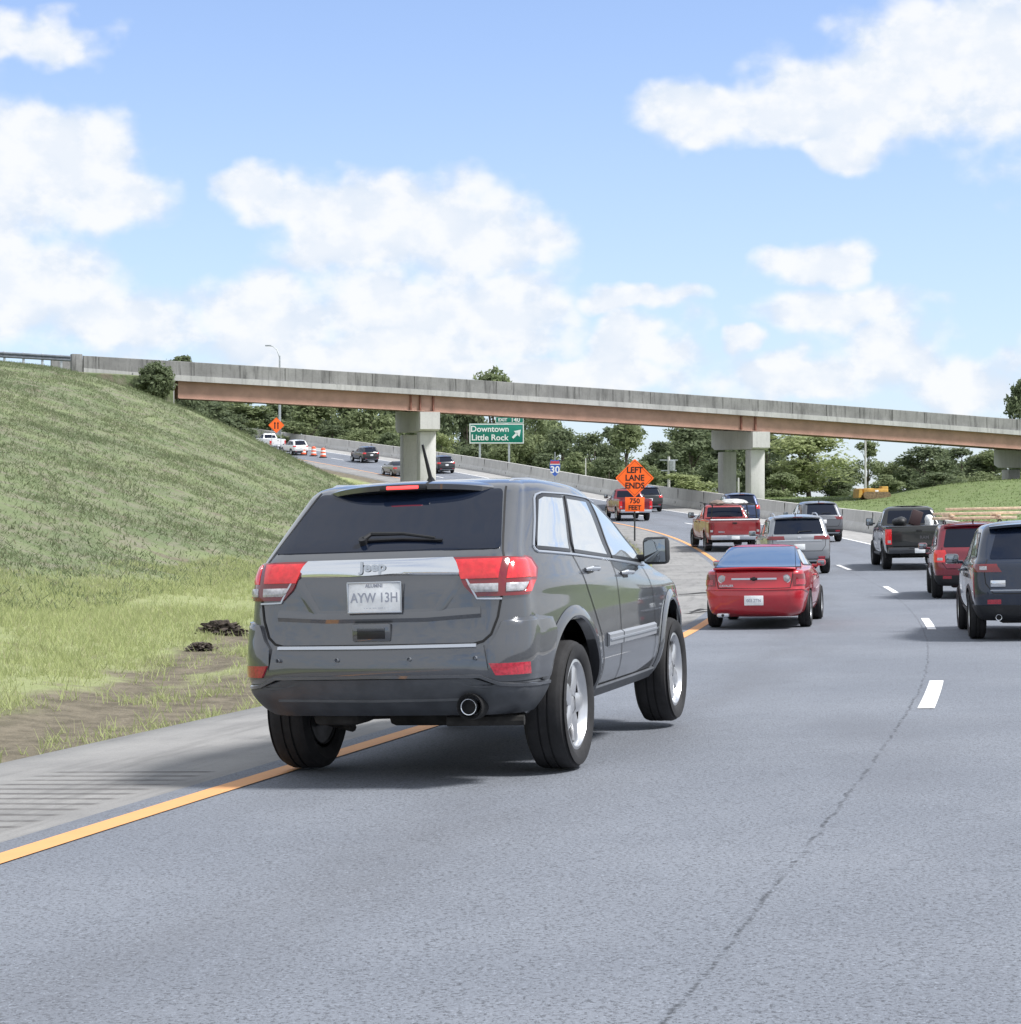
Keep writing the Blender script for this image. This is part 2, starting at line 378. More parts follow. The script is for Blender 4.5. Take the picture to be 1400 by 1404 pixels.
def shoulder_mat(name, c0, c1, rumble=False):
    m, N, b = new_mat(name)
    gp = N.n('ShaderNodeNewGeometry').outputs['Position']; s_, t_, _ = stuv(N)
    big = N.noise(gp, .8, 5, .65); grain = N.noise(gp, 70, 3, .7); streak = N.noise(N.comb(N.m('MULTIPLY', s_, .3), N.m('MULTIPLY', t_, 3.)), 1.6, 5, .65)
    base = N.mix(N.ramp(big, .3, .7), c0, c1)
    base = N.mix(N.ramp(streak, .46, .72, 0., .55), base, tuple(c * .62 for c in c0))
    base = N.mix(N.ramp(grain, .3, .48, .45, 0.), base, tuple(c * .5 for c in c0))
    spots = N.ramp(N.noise(gp, 3.1, 3, .8), .70, .78); base = N.mix(N.m('MULTIPLY', spots, .7), base, (.05, .045, .04))
    hgt = grain
    if rumble:
        ph = N.m('FRACT', N.m('DIVIDE', N.m('ADD', s_, N.m('MULTIPLY', N.noise(gp, 5, 2), .03)), .215))
        gro = N.m('MULTIPLY', N.ramp(N.m('ABSOLUTE', N.m('SUBTRACT', ph, .5)), .06, .24, 1., 0.), N.m('MULTIPLY', N.ramp(t_, -1.62, -1.5), N.ramp(t_, -.52, -.42, 1., 0.)))
        gap_ = N.m('MULTIPLY', N.ramp(s_, 12.6, 12.7, 1., 0.), N.ramp(s_, 3.0, 3.1))
        gro = N.m('MULTIPLY', gro, gap_)
        base = N.mix(N.m('MULTIPLY', gro, N.ramp(N.noise(gp, 6, 4, .7), .25, .6, .3, .8)), base, (.085, .08, .08))
        hgt = N.m('SUBTRACT', N.m('MULTIPLY', grain, .25), N.m('MULTIPLY', gro, 2.))
    N.put(b.inputs['Base Color'], base); b.inputs['Roughness'].default_value = .88; b.inputs['Specular IOR Level'].default_value = .3
    bn = N.n('ShaderNodeBump'); bn.inputs['Strength'].default_value = .6; bn.inputs['Distance'].default_value = .012
    N.put(bn.inputs['Height'], hgt); N.put(b.inputs['Normal'], bn.outputs[0])
    return m
def line_mat(name, col, under, wear):
    m, N, b = new_mat(name); gp = N.n('ShaderNodeNewGeometry').outputs['Position']
    f = N.noise(gp, 26, 5, .75); g_ = N.noise(gp, 1.7, 4, .6)
    k = N.m('MULTIPLY', N.ramp(f, .56, .74), N.ramp(g_, .3, .7, wear * .4, wear))
    N.put(b.inputs['Base Color'], N.mix(k, N.mix(N.ramp(N.noise(gp, 6, 4), .3, .7, 0., .25), col, tuple(c * .75 for c in col)), under)); b.inputs['Roughness'].default_value = .7
    return m
def grass_col(N, gp, straw=.25):
    """green turf with olive and straw patches"""
    a = N.noise(gp, .22, 5, .6); b_ = N.noise(gp, 1.4, 5, .65); c = N.noise(gp, 9, 4, .7)
    col = N.mix(N.ramp(a, .35, .65), (.125, .162, .085), (.185, .222, .115))
    col = N.mix(N.ramp(b_, .42, .68), col, (.205, .20, .15))
    col = N.mix(N.m('MULTIPLY', N.ramp(c, .5, .75), straw), col, (.25, .235, .175))
    return col
def ground_mat():
    m, N, b = new_mat('turf soil'); gp = N.n('ShaderNodeNewGeometry').outputs['Position']; s_, t_, _ = stuv(N)
    col = grass_col(N, gp, .45)
    soil = N.mix(N.ramp(N.noise(gp, 3, 5, .7), .3, .7), (.105, .090, .072), (.20, .172, .135))
    u = N.m('SUBTRACT', SH_L, t_)
    zone = N.ramp(N.m('ADD', u, N.m('MULTIPLY', N.m('SUBTRACT', N.noise(gp, .5, 4), .5), 5.)), 7.5, 10.5, 1., 0.)
    col = N.mix(N.m('MULTIPLY', zone, N.m('MULTIPLY', N.ramp(u, -1, 0), .75)), col, (.30, .33, .16))
    edge = N.m('MULTIPLY', N.ramp(N.m('ADD', u, N.m('MULTIPLY', N.m('SUBTRACT', N.noise(gp, .9, 4), .5), 2.0)), 1.7, 2.9, .95, 0.), N.ramp(u, -.2, .1))
    bare = N.ramp(N.noise(gp, .75, 5, .7), .56, .68, 0., .8)
    wash = N.m('ABSOLUTE', N.m('ADD', N.m('ADD', t_, .5), N.m('ADD', N.m('MULTIPLY', s_, .2), N.m('MULTIPLY', N.m('SUBTRACT', N.noise(gp, .8, 4), .5), 2.2))))
    wash = N.m('MULTIPLY', N.ramp(wash, .25, .8, .95, 0.), N.m('MULTIPLY', N.ramp(s_, 15, 18), N.ramp(s_, 27, 30, 1., 0.)))
    col = N.mix(N.m('MAXIMUM', wash, N.m('MAXIMUM', edge, bare)), col, soil)
    col = N.mix(N.ramp(t_, 9., 11., 0., .7), col, (.150, .205, .078))
    N.put(b.inputs['Base Color'], col); b.inputs['Roughness'].default_value = .95; b.inputs['Specular IOR Level'].default_value = .1
    bn = N.n('ShaderNodeBump'); bn.inputs['Strength'].default_value = .8; bn.inputs['Distance'].default_value = .12
    N.put(bn.inputs['Height'], N.noise(gp, 4, 6, .7)); N.put(b.inputs['Normal'], bn.outputs[0])
    return m
M['asphalt'] = asphalt_mat()
M['shoulder'] = shoulder_mat('pale shoulder paving', (.205, .203, .202), (.275, .271, .266), True)
M['shoulder_right'] = shoulder_mat('pale right shoulder paving', (.30, .296, .292), (.37, .364, .358))
M['yellow'] = line_mat('yellow road paint', (.66, .325, .125), (.26, .25, .24), .5)
M['white_line'] = line_mat('white road paint', (.80, .80, .80), (.20, .20, .21), .35)
M['ground'] = ground_mat()

# ---- sheets
s_fine = np.concatenate([np.arange(-60, 0, 3.), np.arange(0, 60, .6), np.arange(60, 160, 1.2), np.arange(160, 300, 2.), np.arange(300, 601, 12.)])
t_left = -np.concatenate([np.arange(2.25, 14, .45), np.arange(14, 45, 1.2), np.arange(45, 150, 8.)])[::-1]
t_mid = np.array([-2.1, 4., SH_R - .1])
t_right = np.concatenate([np.arange(SH_R, 40, 1.2), np.arange(40, 130, 8.), np.arange(130, 900, 70.)])
st_sheet('ground', s_fine, np.concatenate([t_left, t_mid, t_right]), ground_z, M['ground'])
s_road = np.arange(-40, 420, 1.)
st_sheet('road', s_road, np.linspace(-.28, 7.45, 14), road_z, M['asphalt'])
st_sheet('left_shoulder', s_road, np.concatenate([[SH_L - .12], np.linspace(SH_L, -.28, 6)]), lambda s, t: road_z(s, t) - .15 * (t < SH_L - .05), M['shoulder'])
st_sheet('right_shoulder', s_road, np.linspace(7.45, WALL_T + .05, 5), road_z, M['shoulder_right'])
def stripe(name, s0, s1, t0, w, m, n=None):
    ss = np.linspace(s0, s1, n or max(4, int((s1 - s0) / 1.0)))
    return st_sheet(name, ss, np.array([t0 - w / 2, t0, t0 + w / 2]), lambda s, t: road_z(s, t) + .006, m)
stripe('yellow_edge_line', -20, 300, 0.0, .17, M['yellow'])
stripe('white_edge_line', -20, 300, 7.28, .15, M['white_line'])
for k in range(0, 17):
    s0 = 17.1 + 14.6 * k
    stripe('lane_dash', s0, s0 + 3.6, LANE + .04, .135, M['white_line'], 8)

# ---- grass blades: near verge dense and long, hillside in tufts
def blade_mat(name, straw, dk, keep=.5, straw_c=(.36, .335, .225)):
    m, N, b = new_mat(name); g = N.n('ShaderNodeNewGeometry'); gp = g.outputs['Position']; rnd = g.outputs['Random Per Island']
    col = grass_col(N, gp, straw); col = N.mix(keep, col, dk)
    col = N.mix(N.ramp(rnd, 0., 1., 0., .55, False), col, dk)
    col = N.mix(N.ramp(rnd, .80, .97, 0., .8), col, straw_c)
    N.put(b.inputs['Base Color'], col); b.inputs['Roughness'].default_value = .8; b.inputs['Specular IOR Level'].default_value = .2
    tr = N.n('ShaderNodeBsdfTranslucent'); N.put(tr.inputs[0], col); mx = N.n('ShaderNodeMixShader'); mx.inputs[0].default_value = .45
    N.t.links.new(b.outputs[0], mx.inputs[1]); N.t.links.new(tr.outputs[0], mx.inputs[2]); N.t.links.new(mx.outputs[0], N.t.nodes['Material Output'].inputs[0])
    return m
M['verge_blades'] = blade_mat('verge grass blades', .30, (.43, .475, .225), .88, (.44, .41, .27))
M['hill_blades'] = blade_mat('hillside grass blades', .30, (.170, .215, .110), .40, (.25, .235, .16))
M['mound_blades'] = blade_mat('mound grass blades', .2, (.165, .225, .085), .8, (.24, .26, .13))
def blades(name, n, s_rng, t_rng, h_rng, w, per, m, label, dens=None, lean=.5, spread=.06):
    s = RNG.uniform(*s_rng, n); t = RNG.uniform(*t_rng, n)
    keep = np.ones(n, bool) if dens is None else RNG.random(n) < dens(s, t)
    s, t = s[keep], t[keep]; n = len(s)
    h = at(s, _hd); X = at(s, RX) + t * np.cos(h); Y = at(s, RY) - t * np.sin(h)
    dist = np.hypot(X, Y)
    X = np.repeat(X, per) + RNG.normal(0, spread, n * per); Y = np.repeat(Y, per) + RNG.normal(0, spread, n * per)
    Z = np.repeat(ground_z(s, t), per) - .02
    hh = RNG.uniform(*h_rng, n * per) * np.repeat(RNG.uniform(.5, 1.25, n), per); ang = RNG.uniform(0, 2 * np.pi, n * per)
    ww = w * RNG.uniform(.6, 1.4, n * per); lx = RNG.normal(0, lean, n * per) * hh; ly = RNG.normal(0, lean, n * per) * hh
    cx, sy = np.cos(ang) * ww / 2, np.sin(ang) * ww / 2
    V = np.stack([np.stack([X - cx, Y - sy, Z], -1), np.stack([X + cx, Y + sy, Z], -1), np.stack([X + lx + cx * .25, Y + ly + sy * .25, Z + hh], -1), np.stack([X + lx - cx * .25, Y + ly - sy * .25, Z + hh], -1)], 1).reshape(-1, 3)
    F = np.arange(len(V)).reshape(-1, 4)
    o = mesh_np(name, V, F, m, 'stuff', smooth=False)
    tag(o, label, 'grass'); return o
def pnoise(s, t, a=.5, b=.8): return .5 + .25 * np.sin(s * a + 1.3 * np.sin(t * .7)) + .25 * np.sin(t * b * 2 + 1.7 * np.sin(s * .4 + 2))
blades('verge_grass', 48000, (9, 60), (-12.5, SH_L - .05), (.05, .15), .013, 7, M['verge_blades'], 'pale green unmown grass strip beside the left shoulder',
       dens=lambda s, t: np.where(SH_L - t < .6 + .2 * np.sin(s * 1.3), .5, np.clip((SH_L - t - 1.3 + .5 * np.sin(s * .7)) / 1.2, .05, 1)) * np.where((np.abs(t + .5 + .2 * s + .3 * np.sin(s * 2.1)) < .5) & (s > 15.5) & (s < 29), .15, 1.) * (.25 + .75 * (pnoise(s, t) > .33)) * np.clip(1.25 - (s - 20) / 50, .35, 1))
blades('hillside_grass', 110000, (15, 125), (-36, -10.0), (.04, .13), .03, 4, M['hill_blades'], 'short mown grass covering the embankment left of the road',
       dens=lambda s, t: .30 + .70 * (pnoise(s, t, .8, .6) + .25 * np.sin(s * 2.3 + t) > .45), lean=.8, spread=.16)
blades('verge_grass', 5000, (60, 170), (-9, SH_L - .1), (.08, .2), .05, 4, M['verge_blades'], 'green grass edge along the inside of the distant curve', lean=.6, spread=.15)
blades('mound_grass', 16000, (70, 185), (SH_R + 1.2, 50), (.05, .12), .06, 4, M['mound_blades'], 'green grass on the low mound behind the right barrier', lean=.7, spread=.2)
# ================================================================ car bodies: a skin of horizontal outlines, parts laid on it
def pchip(xk, yk):
    xk = np.asarray(xk, float); yk = np.asarray(yk, float); h = np.diff(xk); d = np.diff(yk) / h; m = np.zeros_like(yk)
    m[0], m[-1] = d[0], d[-1]
    for i in range(1, len(xk) - 1):
        if d[i - 1] * d[i] > 0:
            w1, w2 = 2 * h[i] + h[i - 1], h[i] + 2 * h[i - 1]; m[i] = (w1 + w2) / (w1 / d[i - 1] + w2 / d[i])
    def f(x):
        x = min(max(x, xk[0]), xk[-1]); i = int(min(max(np.searchsorted(xk, x) - 1, 0), len(xk) - 2)); t = (x - xk[i]) / h[i]
        return (2*t**3-3*t**2+1)*yk[i] + (t**3-2*t**2+t)*h[i]*m[i] + (-2*t**3+3*t**2)*yk[i+1] + (t**3-t**2)*h[i]*m[i+1]
    return f
class Skin:
    """closed body surface; local +X forward, +Y left, z up. keys: (z, xr, xf, w, rr, rf, bow_rear, bow_front)"""
    def __init__(s, keys, tr=.06, tf=.10, arches=(), exp=2.3, fracs=None, trp=2.2):
        s.trp = trp
        s.keys = keys; zk = [k[0] for k in keys]; s.fn = [pchip(zk, [k[i] for k in keys]) for i in range(1, 8)]
        s.tr, s.tf, s.arches, s.exp = tr, tf, list(arches), exp; s.z0, s.z1 = zk[0], zk[-1]; s.cache = {}
        s.fracs = fracs or [.12, .26, .68, .82]
    def par(s, z): return [f(z) for f in s.fn]
    def half(s, z, bp=None, cnt=None):
        xr, xf, w, rr, rf, br, bf = s.par(z); rr = min(rr, .92 * w, .4 * (xf - xr)); rf = min(rf, .92 * w, .4 * (xf - xr))
        xs, xe = xr + br + rr, xf - bf - rf; xm = (xs + xe) / 2
        def sy(x): return w * (1 - s.tr * max(0, (xm - x) / (xm - xs + 1e-6))**s.trp - s.tf * max(0, (x - xm) / (xe - xm + 1e-6))**2.4)
        pts = []
        y0 = sy(xs) - rr; q = 2 / s.exp
        for i in range(12):
            y = y0 * i / 12; pts.append((xr + br * (y / max(y0, 1e-6))**2 if y0 > 1e-6 else xr, y))
        for i in range(14):
            t = math.pi / 2 * i / 14; pts.append((xs - rr * math.cos(t)**q, y0 + rr * math.sin(t)**q))
        n_rear = len(pts)
        if bp is None: xside = [xs + (xe - xs) * i / 60 for i in range(61)]
        else:
            b = [xs] + list(bp(z, xs, xe)) + [xe]; xside = []
            for j in range(len(b) - 1): xside += [b[j] + (b[j + 1] - b[j]) * i / cnt[j] for i in range(cnt[j])]
            xside.append(xe)
        for x in xside: pts.append((x, sy(x)))
        i1 = len(pts); y1 = sy(xe) - rf
        for i in range(1, 14):
            t = math.pi / 2 * (1 - i / 14); pts.append((xe + rf * math.cos(t)**q, y1 + rf * math.sin(t)**q))
        i2 = len(pts)
        for i in range(13):
            y = y1 * (1 - i / 12); pts.append((xf - bf * (y / max(y1, 1e-6))**2 if y1 > 1e-6 else xf, y))
        a = np.array(pts); A = np.concatenate([[0], np.cumsum(np.hypot(*np.diff(a, axis=0).T))])
        return a[:, 0], a[:, 1], A, n_rear, i1, i2
    def h(s, z):
        k = round(z, 5)
        if k not in s.cache: s.cache[k] = s.half(z)
        return s.cache[k]
    def loc(s, kind, val, z):
        X, Y, A, n, i1, i2 = s.h(z)
        if kind == 'r': return math.copysign(float(np.interp(abs(val), Y[:n + 1], A[:n + 1])), val)
        if kind in ('sl', 'sr'):
            a = float(np.interp(val, X[12:i2], A[12:i2])); return a if kind == 'sl' else -a
        if kind == 'f':                                   # past the nose the arc runs on down the right-hand side
            a = float(np.interp(-abs(val), -Y[i1:], A[i1:])); return a if val >= 0 else 2 * float(A[-1]) - a
        return val
    def P(s, z, a):
        X, Y, A = s.h(z)[:3]; a = np.asarray(a, float); q = np.abs(a); over = q > A[-1]; q = np.where(over, 2 * A[-1] - q, q)
        return np.stack([np.interp(q, A, X), np.interp(q, A, Y) * np.where((a < 0) | over, -1, 1), np.full_like(q, z)], -1)
    def nrm(s, z, a):
        e = .004; zl, zh = max(z - e, s.z0), min(z + e, s.z1)
        # follow the same place on the body up and down: keep the fraction of the outline
        du = s.P(z, a + e) - s.P(z, a - e)
        p = s.P(z, a); xh = s.near(zh, p); xl = s.near(zl, p)
        n = np.cross(du, xh - xl); n /= np.linalg.norm(n) + 1e-12
        c = np.array([1.2, 0, p[2] * .5 + .3])
        return n if n @ (p - c) > 0 else -n
    def near(s, z, p):
        X, Y, A = s.h(z)[:3]; j = int(np.argmin((X - p[0])**2 + (Y - abs(p[1]))**2)); lo, hi = max(j - 1, 0), min(j + 1, len(X) - 1)
        best = None
        for i in (lo, hi - 1):
            q0 = np.array([X[i], Y[i]]); d = np.array([X[i + 1], Y[i + 1]]) - q0; t = min(1, max(0, ((np.array([p[0], abs(p[1])]) - q0) @ d) / (d @ d + 1e-12))); c = q0 + d * t
            e = np.sum((c - np.array([p[0], abs(p[1])]))**2)
            if best is None or e < best[0]: best = (e, c)
        c = best[1]; return np.array([c[0], c[1] * (-1 if p[1] < 0 else 1), z])
    def edge(s, L, z):
        z = min(max(z, L[0][2]), L[-1][2])
        for p, q in zip(L[:-1], L[1:]):
            if p[2] - 1e-9 <= z <= q[2] + 1e-9:
                f = 0 if q[2] - p[2] < 1e-9 else (z - p[2]) / (q[2] - p[2])
                if p[0] == q[0]: return s.loc(p[0], p[1] + (q[1] - p[1]) * f, z)
                return s.loc(p[0], p[1], p[2]) * (1 - f) + s.loc(q[0], q[1], q[2]) * f
        return s.loc(*L[-1])
    def band(s, mb, A, B, off=.004, nz=10, nc=14, depth=None, k=None, bulge=0.):
        zs = sorted(set([round(p[2], 5) for p in A + B] + [A[0][2] + (A[-1][2] - A[0][2]) * i / nz for i in range(nz + 1)])); zs = [z for i, z in enumerate(zs) if i == 0 or z - zs[i - 1] > 1e-4]
        G = []
        for z in zs:
            a, b = s.edge(A, z), s.edge(B, z); at_ = float(s.h(z)[2][-1])
            if a > at_ and b < 0: b += 2 * at_
            if b > at_ and a < 0: a += 2 * at_
            G.append(s.P(z, np.linspace(a, b, nc + 1)))
        G = np.array(G); du = np.gradient(G, axis=1); dv = np.gradient(G, axis=0); n = np.cross(du, dv); ln = np.linalg.norm(n, axis=-1, keepdims=True)
        good = ln[..., 0] > 1e-9
        for i in range(len(zs)):
            if not good[i].all():
                j = i + 1 if i + 1 < len(zs) and good[min(i + 1, len(zs) - 1)].all() else i - 1; n[i] = n[j]; ln[i] = ln[j]
        n = n / (ln + 1e-12); mid = n[len(zs) // 2, nc // 2]; pm = G[len(zs) // 2, nc // 2]
        if mid @ (pm - np.array([1.2, 0, pm[2] * .5 + .3])) < 0: n = -n
        oo = off
        if bulge:
            uu = np.linspace(-1, 1, nc + 1)[None, :]; vv = np.linspace(-1, 1, len(zs))[:, None]; oo = (off + bulge * (1 - uu**4) * (1 - vv**4))[..., None]
        T = G + n * oo
        mb.grid([[tuple(p) for p in r] for r in T], k)
        dp = off + .004 if depth is None else depth
        Bt = G + n * (off - dp)
        ring = [(0, j) for j in range(nc + 1)] + [(i, nc) for i in range(1, len(zs))] + [(len(zs) - 1, j) for j in range(nc - 1, -1, -1)] + [(i, 0) for i in range(len(zs) - 2, 0, -1)]
        mb.grid([[tuple(T[i]) for i in ring], [tuple(Bt[i]) for i in ring]], k, close=True)
        return mb
    def poly(s, mb, kind, pts, rnd=0., **kw):
        """convex polygon in (value, z), corners rounded"""
        if rnd:
            out = []
            n = len(pts)
            for i in range(n):
                p0, p, p1 = (np.array(pts[(i + d) % n], float) for d in (-1, 0, 1))
                d0, d1 = p0 - p, p1 - p; r = min(rnd, .45 * np.linalg.norm(d0), .45 * np.linalg.norm(d1)); a = p + d0 / np.linalg.norm(d0) * r; b = p + d1 / np.linalg.norm(d1) * r
                for t in np.linspace(0, 1, 6): out.append(tuple((1 - t)**2 * a + 2 * t * (1 - t) * p + t * t * b))
            pts = out
        n = len(pts); lo = min(range(n), key=lambda i: pts[i][1]); hi = max(range(n), key=lambda i: pts[i][1])
        def chain(step):
            c = [pts[lo]]; i = lo
            while i != hi: i = (i + step) % n; c.append(pts[i])
            o = [c[0]]
            for p in c[1:]: o.append((p[0], max(p[1], o[-1][1] + 1e-4)))
            return [(kind, p[0], p[1]) for p in o]
        A, B = chain(1), chain(-1); zt = max(A[-1][2], B[-1][2]); A[-1] = (*A[-1][:2], zt); B[-1] = (*B[-1][:2], zt)
        return s.band(mb, A, B, **kw)
    def strip(s, mb, path, w=.008, off=.002, prof=None, step=.03, k=None, closed=False):
        """ribbon or swept profile along a path of (kind, value, z)"""
        pts = []; nn = []
        pp = list(path) + ([path[0]] if closed else [])
        for p, q in zip(pp[:-1], pp[1:]):
            a0, a1 = s.loc(*p), s.loc(*q); L = math.hypot(a1 - a0, q[2] - p[2]); m = max(1, int(L / step))
            for i in range(m):
                f = i / m; z = p[2] + (q[2] - p[2]) * f
                a = s.loc(p[0], p[1] + (q[1] - p[1]) * f, z) if p[0] == q[0] else a0 + (a1 - a0) * f
                pts.append(s.P(z, a)); nn.append(s.nrm(z, a))
        if not closed: z, a = pp[-1][2], s.loc(*pp[-1]); pts.append(s.P(z, a)); nn.append(s.nrm(z, a))
        pts = np.array(pts); nn = np.array(nn); tg = np.gradient(pts, axis=0); tg /= np.linalg.norm(tg, axis=1, keepdims=True) + 1e-12
        bn = np.cross(nn, tg); bn /= np.linalg.norm(bn, axis=1, keepdims=True) + 1e-12
        prof = prof or [(-w / 2, off), (w / 2, off)]
        rows = [[tuple(pts[i] + bn[i] * b + nn[i] * h_) for b, h_ in prof] for i in range(len(pts))]
        if closed: rows.append(rows[0])
        mb.grid(rows, k)
        if not closed and len(prof) > 2: mb.add(rows[0] + rows[-1], [tuple(range(len(prof))), tuple(range(len(prof), 2 * len(prof)))], k)
        return mb
    def body(s, nsub=4, cap=True):
        mb = MB(); zs = []
        ks = [k[0] for k in s.keys]
        for a, b in zip(ks[:-1], ks[1:]):
            m = max(2, min(20, int((b - a) / (.009 if nsub > 4 else .02))))
            zs += [a + (b - a) * i / m for i in range(m)]
        zs.append(ks[-1])
        na = len(s.arches); cnt = ([8] + [12, 18] * (na - 1) + [12, 8]) if na else [40]
        ztop = [zc + .955 * R for _, zc, R in s.arches]
        for zt in ztop: zs.append(zt)
        zs = sorted(set(round(z, 4) for z in zs))
        def bp(z, xs, xe):
            o = []
            for i, (xc, zc, R) in enumerate(s.arches):
                hw = R if z <= zc else math.sqrt(max(R * R - (z - zc)**2, (.296 * R)**2))
                lo, hi = xc - hw, xc + hw
                f = float(sstep(z, ztop[i], ztop[i] + .28)); fr = s.fracs[2 * i:2 * i + 2] if na == 2 else [.35, .65]
                o += [lo * (1 - f) + (xs + (xe - xs) * fr[0]) * f, hi * (1 - f) + (xs + (xe - xs) * fr[1]) * f]
            for i in range(len(o)): o[i] = min(max(o[i], (o[i - 1] if i else xs) + .01), xe - .01 * (len(o) - i))
            return o
        rings = []
        for z in zs:
            X, Y, *_ = s.half(z, bp if na else None, cnt if na else None)
            left = [(x, y, z) for x, y in zip(X, Y)]; right = [(x, -y, z) for x, y in zip(X[::-1], Y[::-1])][1:-1]
            rings.append(left + right)
        n = len(rings[0]); nl = len(X); st = 26; segs = []
        c = st
        for j, m in enumerate(cnt):
            segs.append((c, c + m)); c += m
        vs = [p for r in rings for p in r]; fs = []
        cut = [set() for _ in zs]
        for i in range(len(zs) - 1):
            zm = (zs[i] + zs[i + 1]) / 2
            for ai in range(na):
                if zm < ztop[ai]: cut[i] |= set(range(*segs[1 + 2 * ai]))
            for j in range(n):
                jj = j if j < nl - 1 else (2 * nl - 3 - j)
                if jj in cut[i]: continue
                j2 = (j + 1) % n; fs.append((i * n + j, i * n + j2, (i + 1) * n + j2, (i + 1) * n + j))
        if cap: fs.append(tuple((len(zs) - 1) * n + j for j in range(n)))
        mb.add(vs, fs); return mb
    def arch_path(s, side, i, r=0., a0=0., a1=180., n=28, dz=0.):
        xc, zc, R = s.arches[i]; R = R + r
        return [(side, xc + R * math.cos(math.radians(a0 + (a1 - a0) * j / n)), zc + R * math.sin(math.radians(a0 + (a1 - a0) * j / n)) + dz) for j in range(n + 1)]

def wheel_proto(R, w, rimR, m_rim, spokes=5, detail=True, double=False):
    """wheel with its outer face towards +Y: wheel > tyre, rim"""
    hb = MB(); hb.lathe([(0, .02), (rimR * .62, .02), (rimR * .62, -.02), (0, -.02)], n=24)
    hub = hb.build('wheel', M['under'])
    t = MB(); h = w / 2; sw = R - rimR
    t.lathe([(rimR - .01, h * .55), (rimR, h * .78), (rimR + .15 * sw, h * .90), (rimR + .5 * sw, h), (rimR + .8 * sw, h * .96), (R - .035, h * .90), (R - .010, h * .80), (R - .003, h * .66),
             (R, h * .60), (R, h * .26), (R - .010, h * .24), (R - .010, h * .18), (R, h * .16), (R + .001, -h * .16), (R - .010, -h * .18), (R - .010, -h * .24), (R, -h * .26), (R, -h * .60), (R - .003, -h * .66),
             (R - .010, -h * .80), (R - .035, -h * .90), (rimR + .5 * sw, -h), (rimR + .15 * sw, -h * .90), (rimR - .01, -h * .75)], n=56 if detail else 28)
    t.build('tyre', M['tyre'], hub, smooth=40)
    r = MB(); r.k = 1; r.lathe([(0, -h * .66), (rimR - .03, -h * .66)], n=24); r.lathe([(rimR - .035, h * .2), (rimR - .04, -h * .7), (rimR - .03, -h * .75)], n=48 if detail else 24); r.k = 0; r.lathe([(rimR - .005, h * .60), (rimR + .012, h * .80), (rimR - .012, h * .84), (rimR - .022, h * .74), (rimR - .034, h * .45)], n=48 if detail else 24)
    r.lathe([(0, h * .66), (.045, h * .66), (.07, h * .60), (.085, h * .45), (.085, h * .1)], n=20)
    yo = h * .62
    for kx in range(spokes):
        a = 2 * math.pi * kx / spokes + .3
        for dv in ((-.13, .13) if double else (0,)):
            ca, sa = math.cos(a + dv), math.sin(a + dv); tx, tz = -sa, ca
            wi, wo = (.030, .026) if double else (.052, .040)
            wi *= rimR / .25; wo *= rimR / .25
            sec = []
            for rr, ww, yy in ((.05, wi * 1.1, yo - .004), (rimR * .5, wi, yo + .004), (rimR * .82, wo, yo - .002), (rimR - .012, wo * 1.35, yo - .012)):
                c = Vector((ca * rr, yy, sa * rr)); tv = Vector((tx, 0, tz))
                sec.append([tuple(c - tv * ww - Vector((0, .035, 0))), tuple(c - tv * ww), tuple(c - tv * ww * .55 + Vector((0, .010, 0))), tuple(c + tv * ww * .55 + Vector((0, .010, 0))), tuple(c + tv * ww), tuple(c + tv * ww - Vector((0, .035, 0)))])
            r.grid(sec, close=True)
    r.build('rim', [m_rim, M['barrel']], hub, smooth=30)
    return hub
def fit_wheels(root, proto, R, w, wb, track, x0=0.):
    first = True
    for x in (0, wb):
        for sy in (1, -1):
            o = proto if first else copy_tree(proto)
            first = False
            o.parent = root; o.location = (x + x0, sy * (track / 2), R); o.rotation_euler = (0, random.uniform(0, 6.28) if sy > 0 else random.uniform(0, 6.28), 0 if sy > 0 else math.pi)
def wells(root, sk, mats=None, width=None, depth=.42):
    for xc, zc, R in sk.arches:
        for sy in (1, -1):
            mb = MB(); yo = sk.P(zc, sk.loc('sl', xc - R * .9, zc))[1] - .012; rows = []
            for y in (yo, yo - depth):
                rows.append([(xc + (R + .012) * math.cos(t), sy * y, zc + (R + .012) * math.sin(t)) for t in np.linspace(-.03, math.pi + .03, 22)])
            mb.grid(rows); mb.add(rows[1], [tuple(range(22))])
            mb.build('wheel_well', M['gap'], root, recalc=False)
def underbody(root, x0, x1, w, z0, z1, wb, axle_r=.34):
    mb = MB(); mb.rbox(((x0 + x1) / 2, 0, (z0 + z1) / 2), (x1 - x0, w * 2 - .75, z1 - z0), .03)
    mb.tube([(0, -w + .2, axle_r - .03), (0, w - .2, axle_r - .03)], .045, 8)
    mb.build('underbody', M['under'], root)
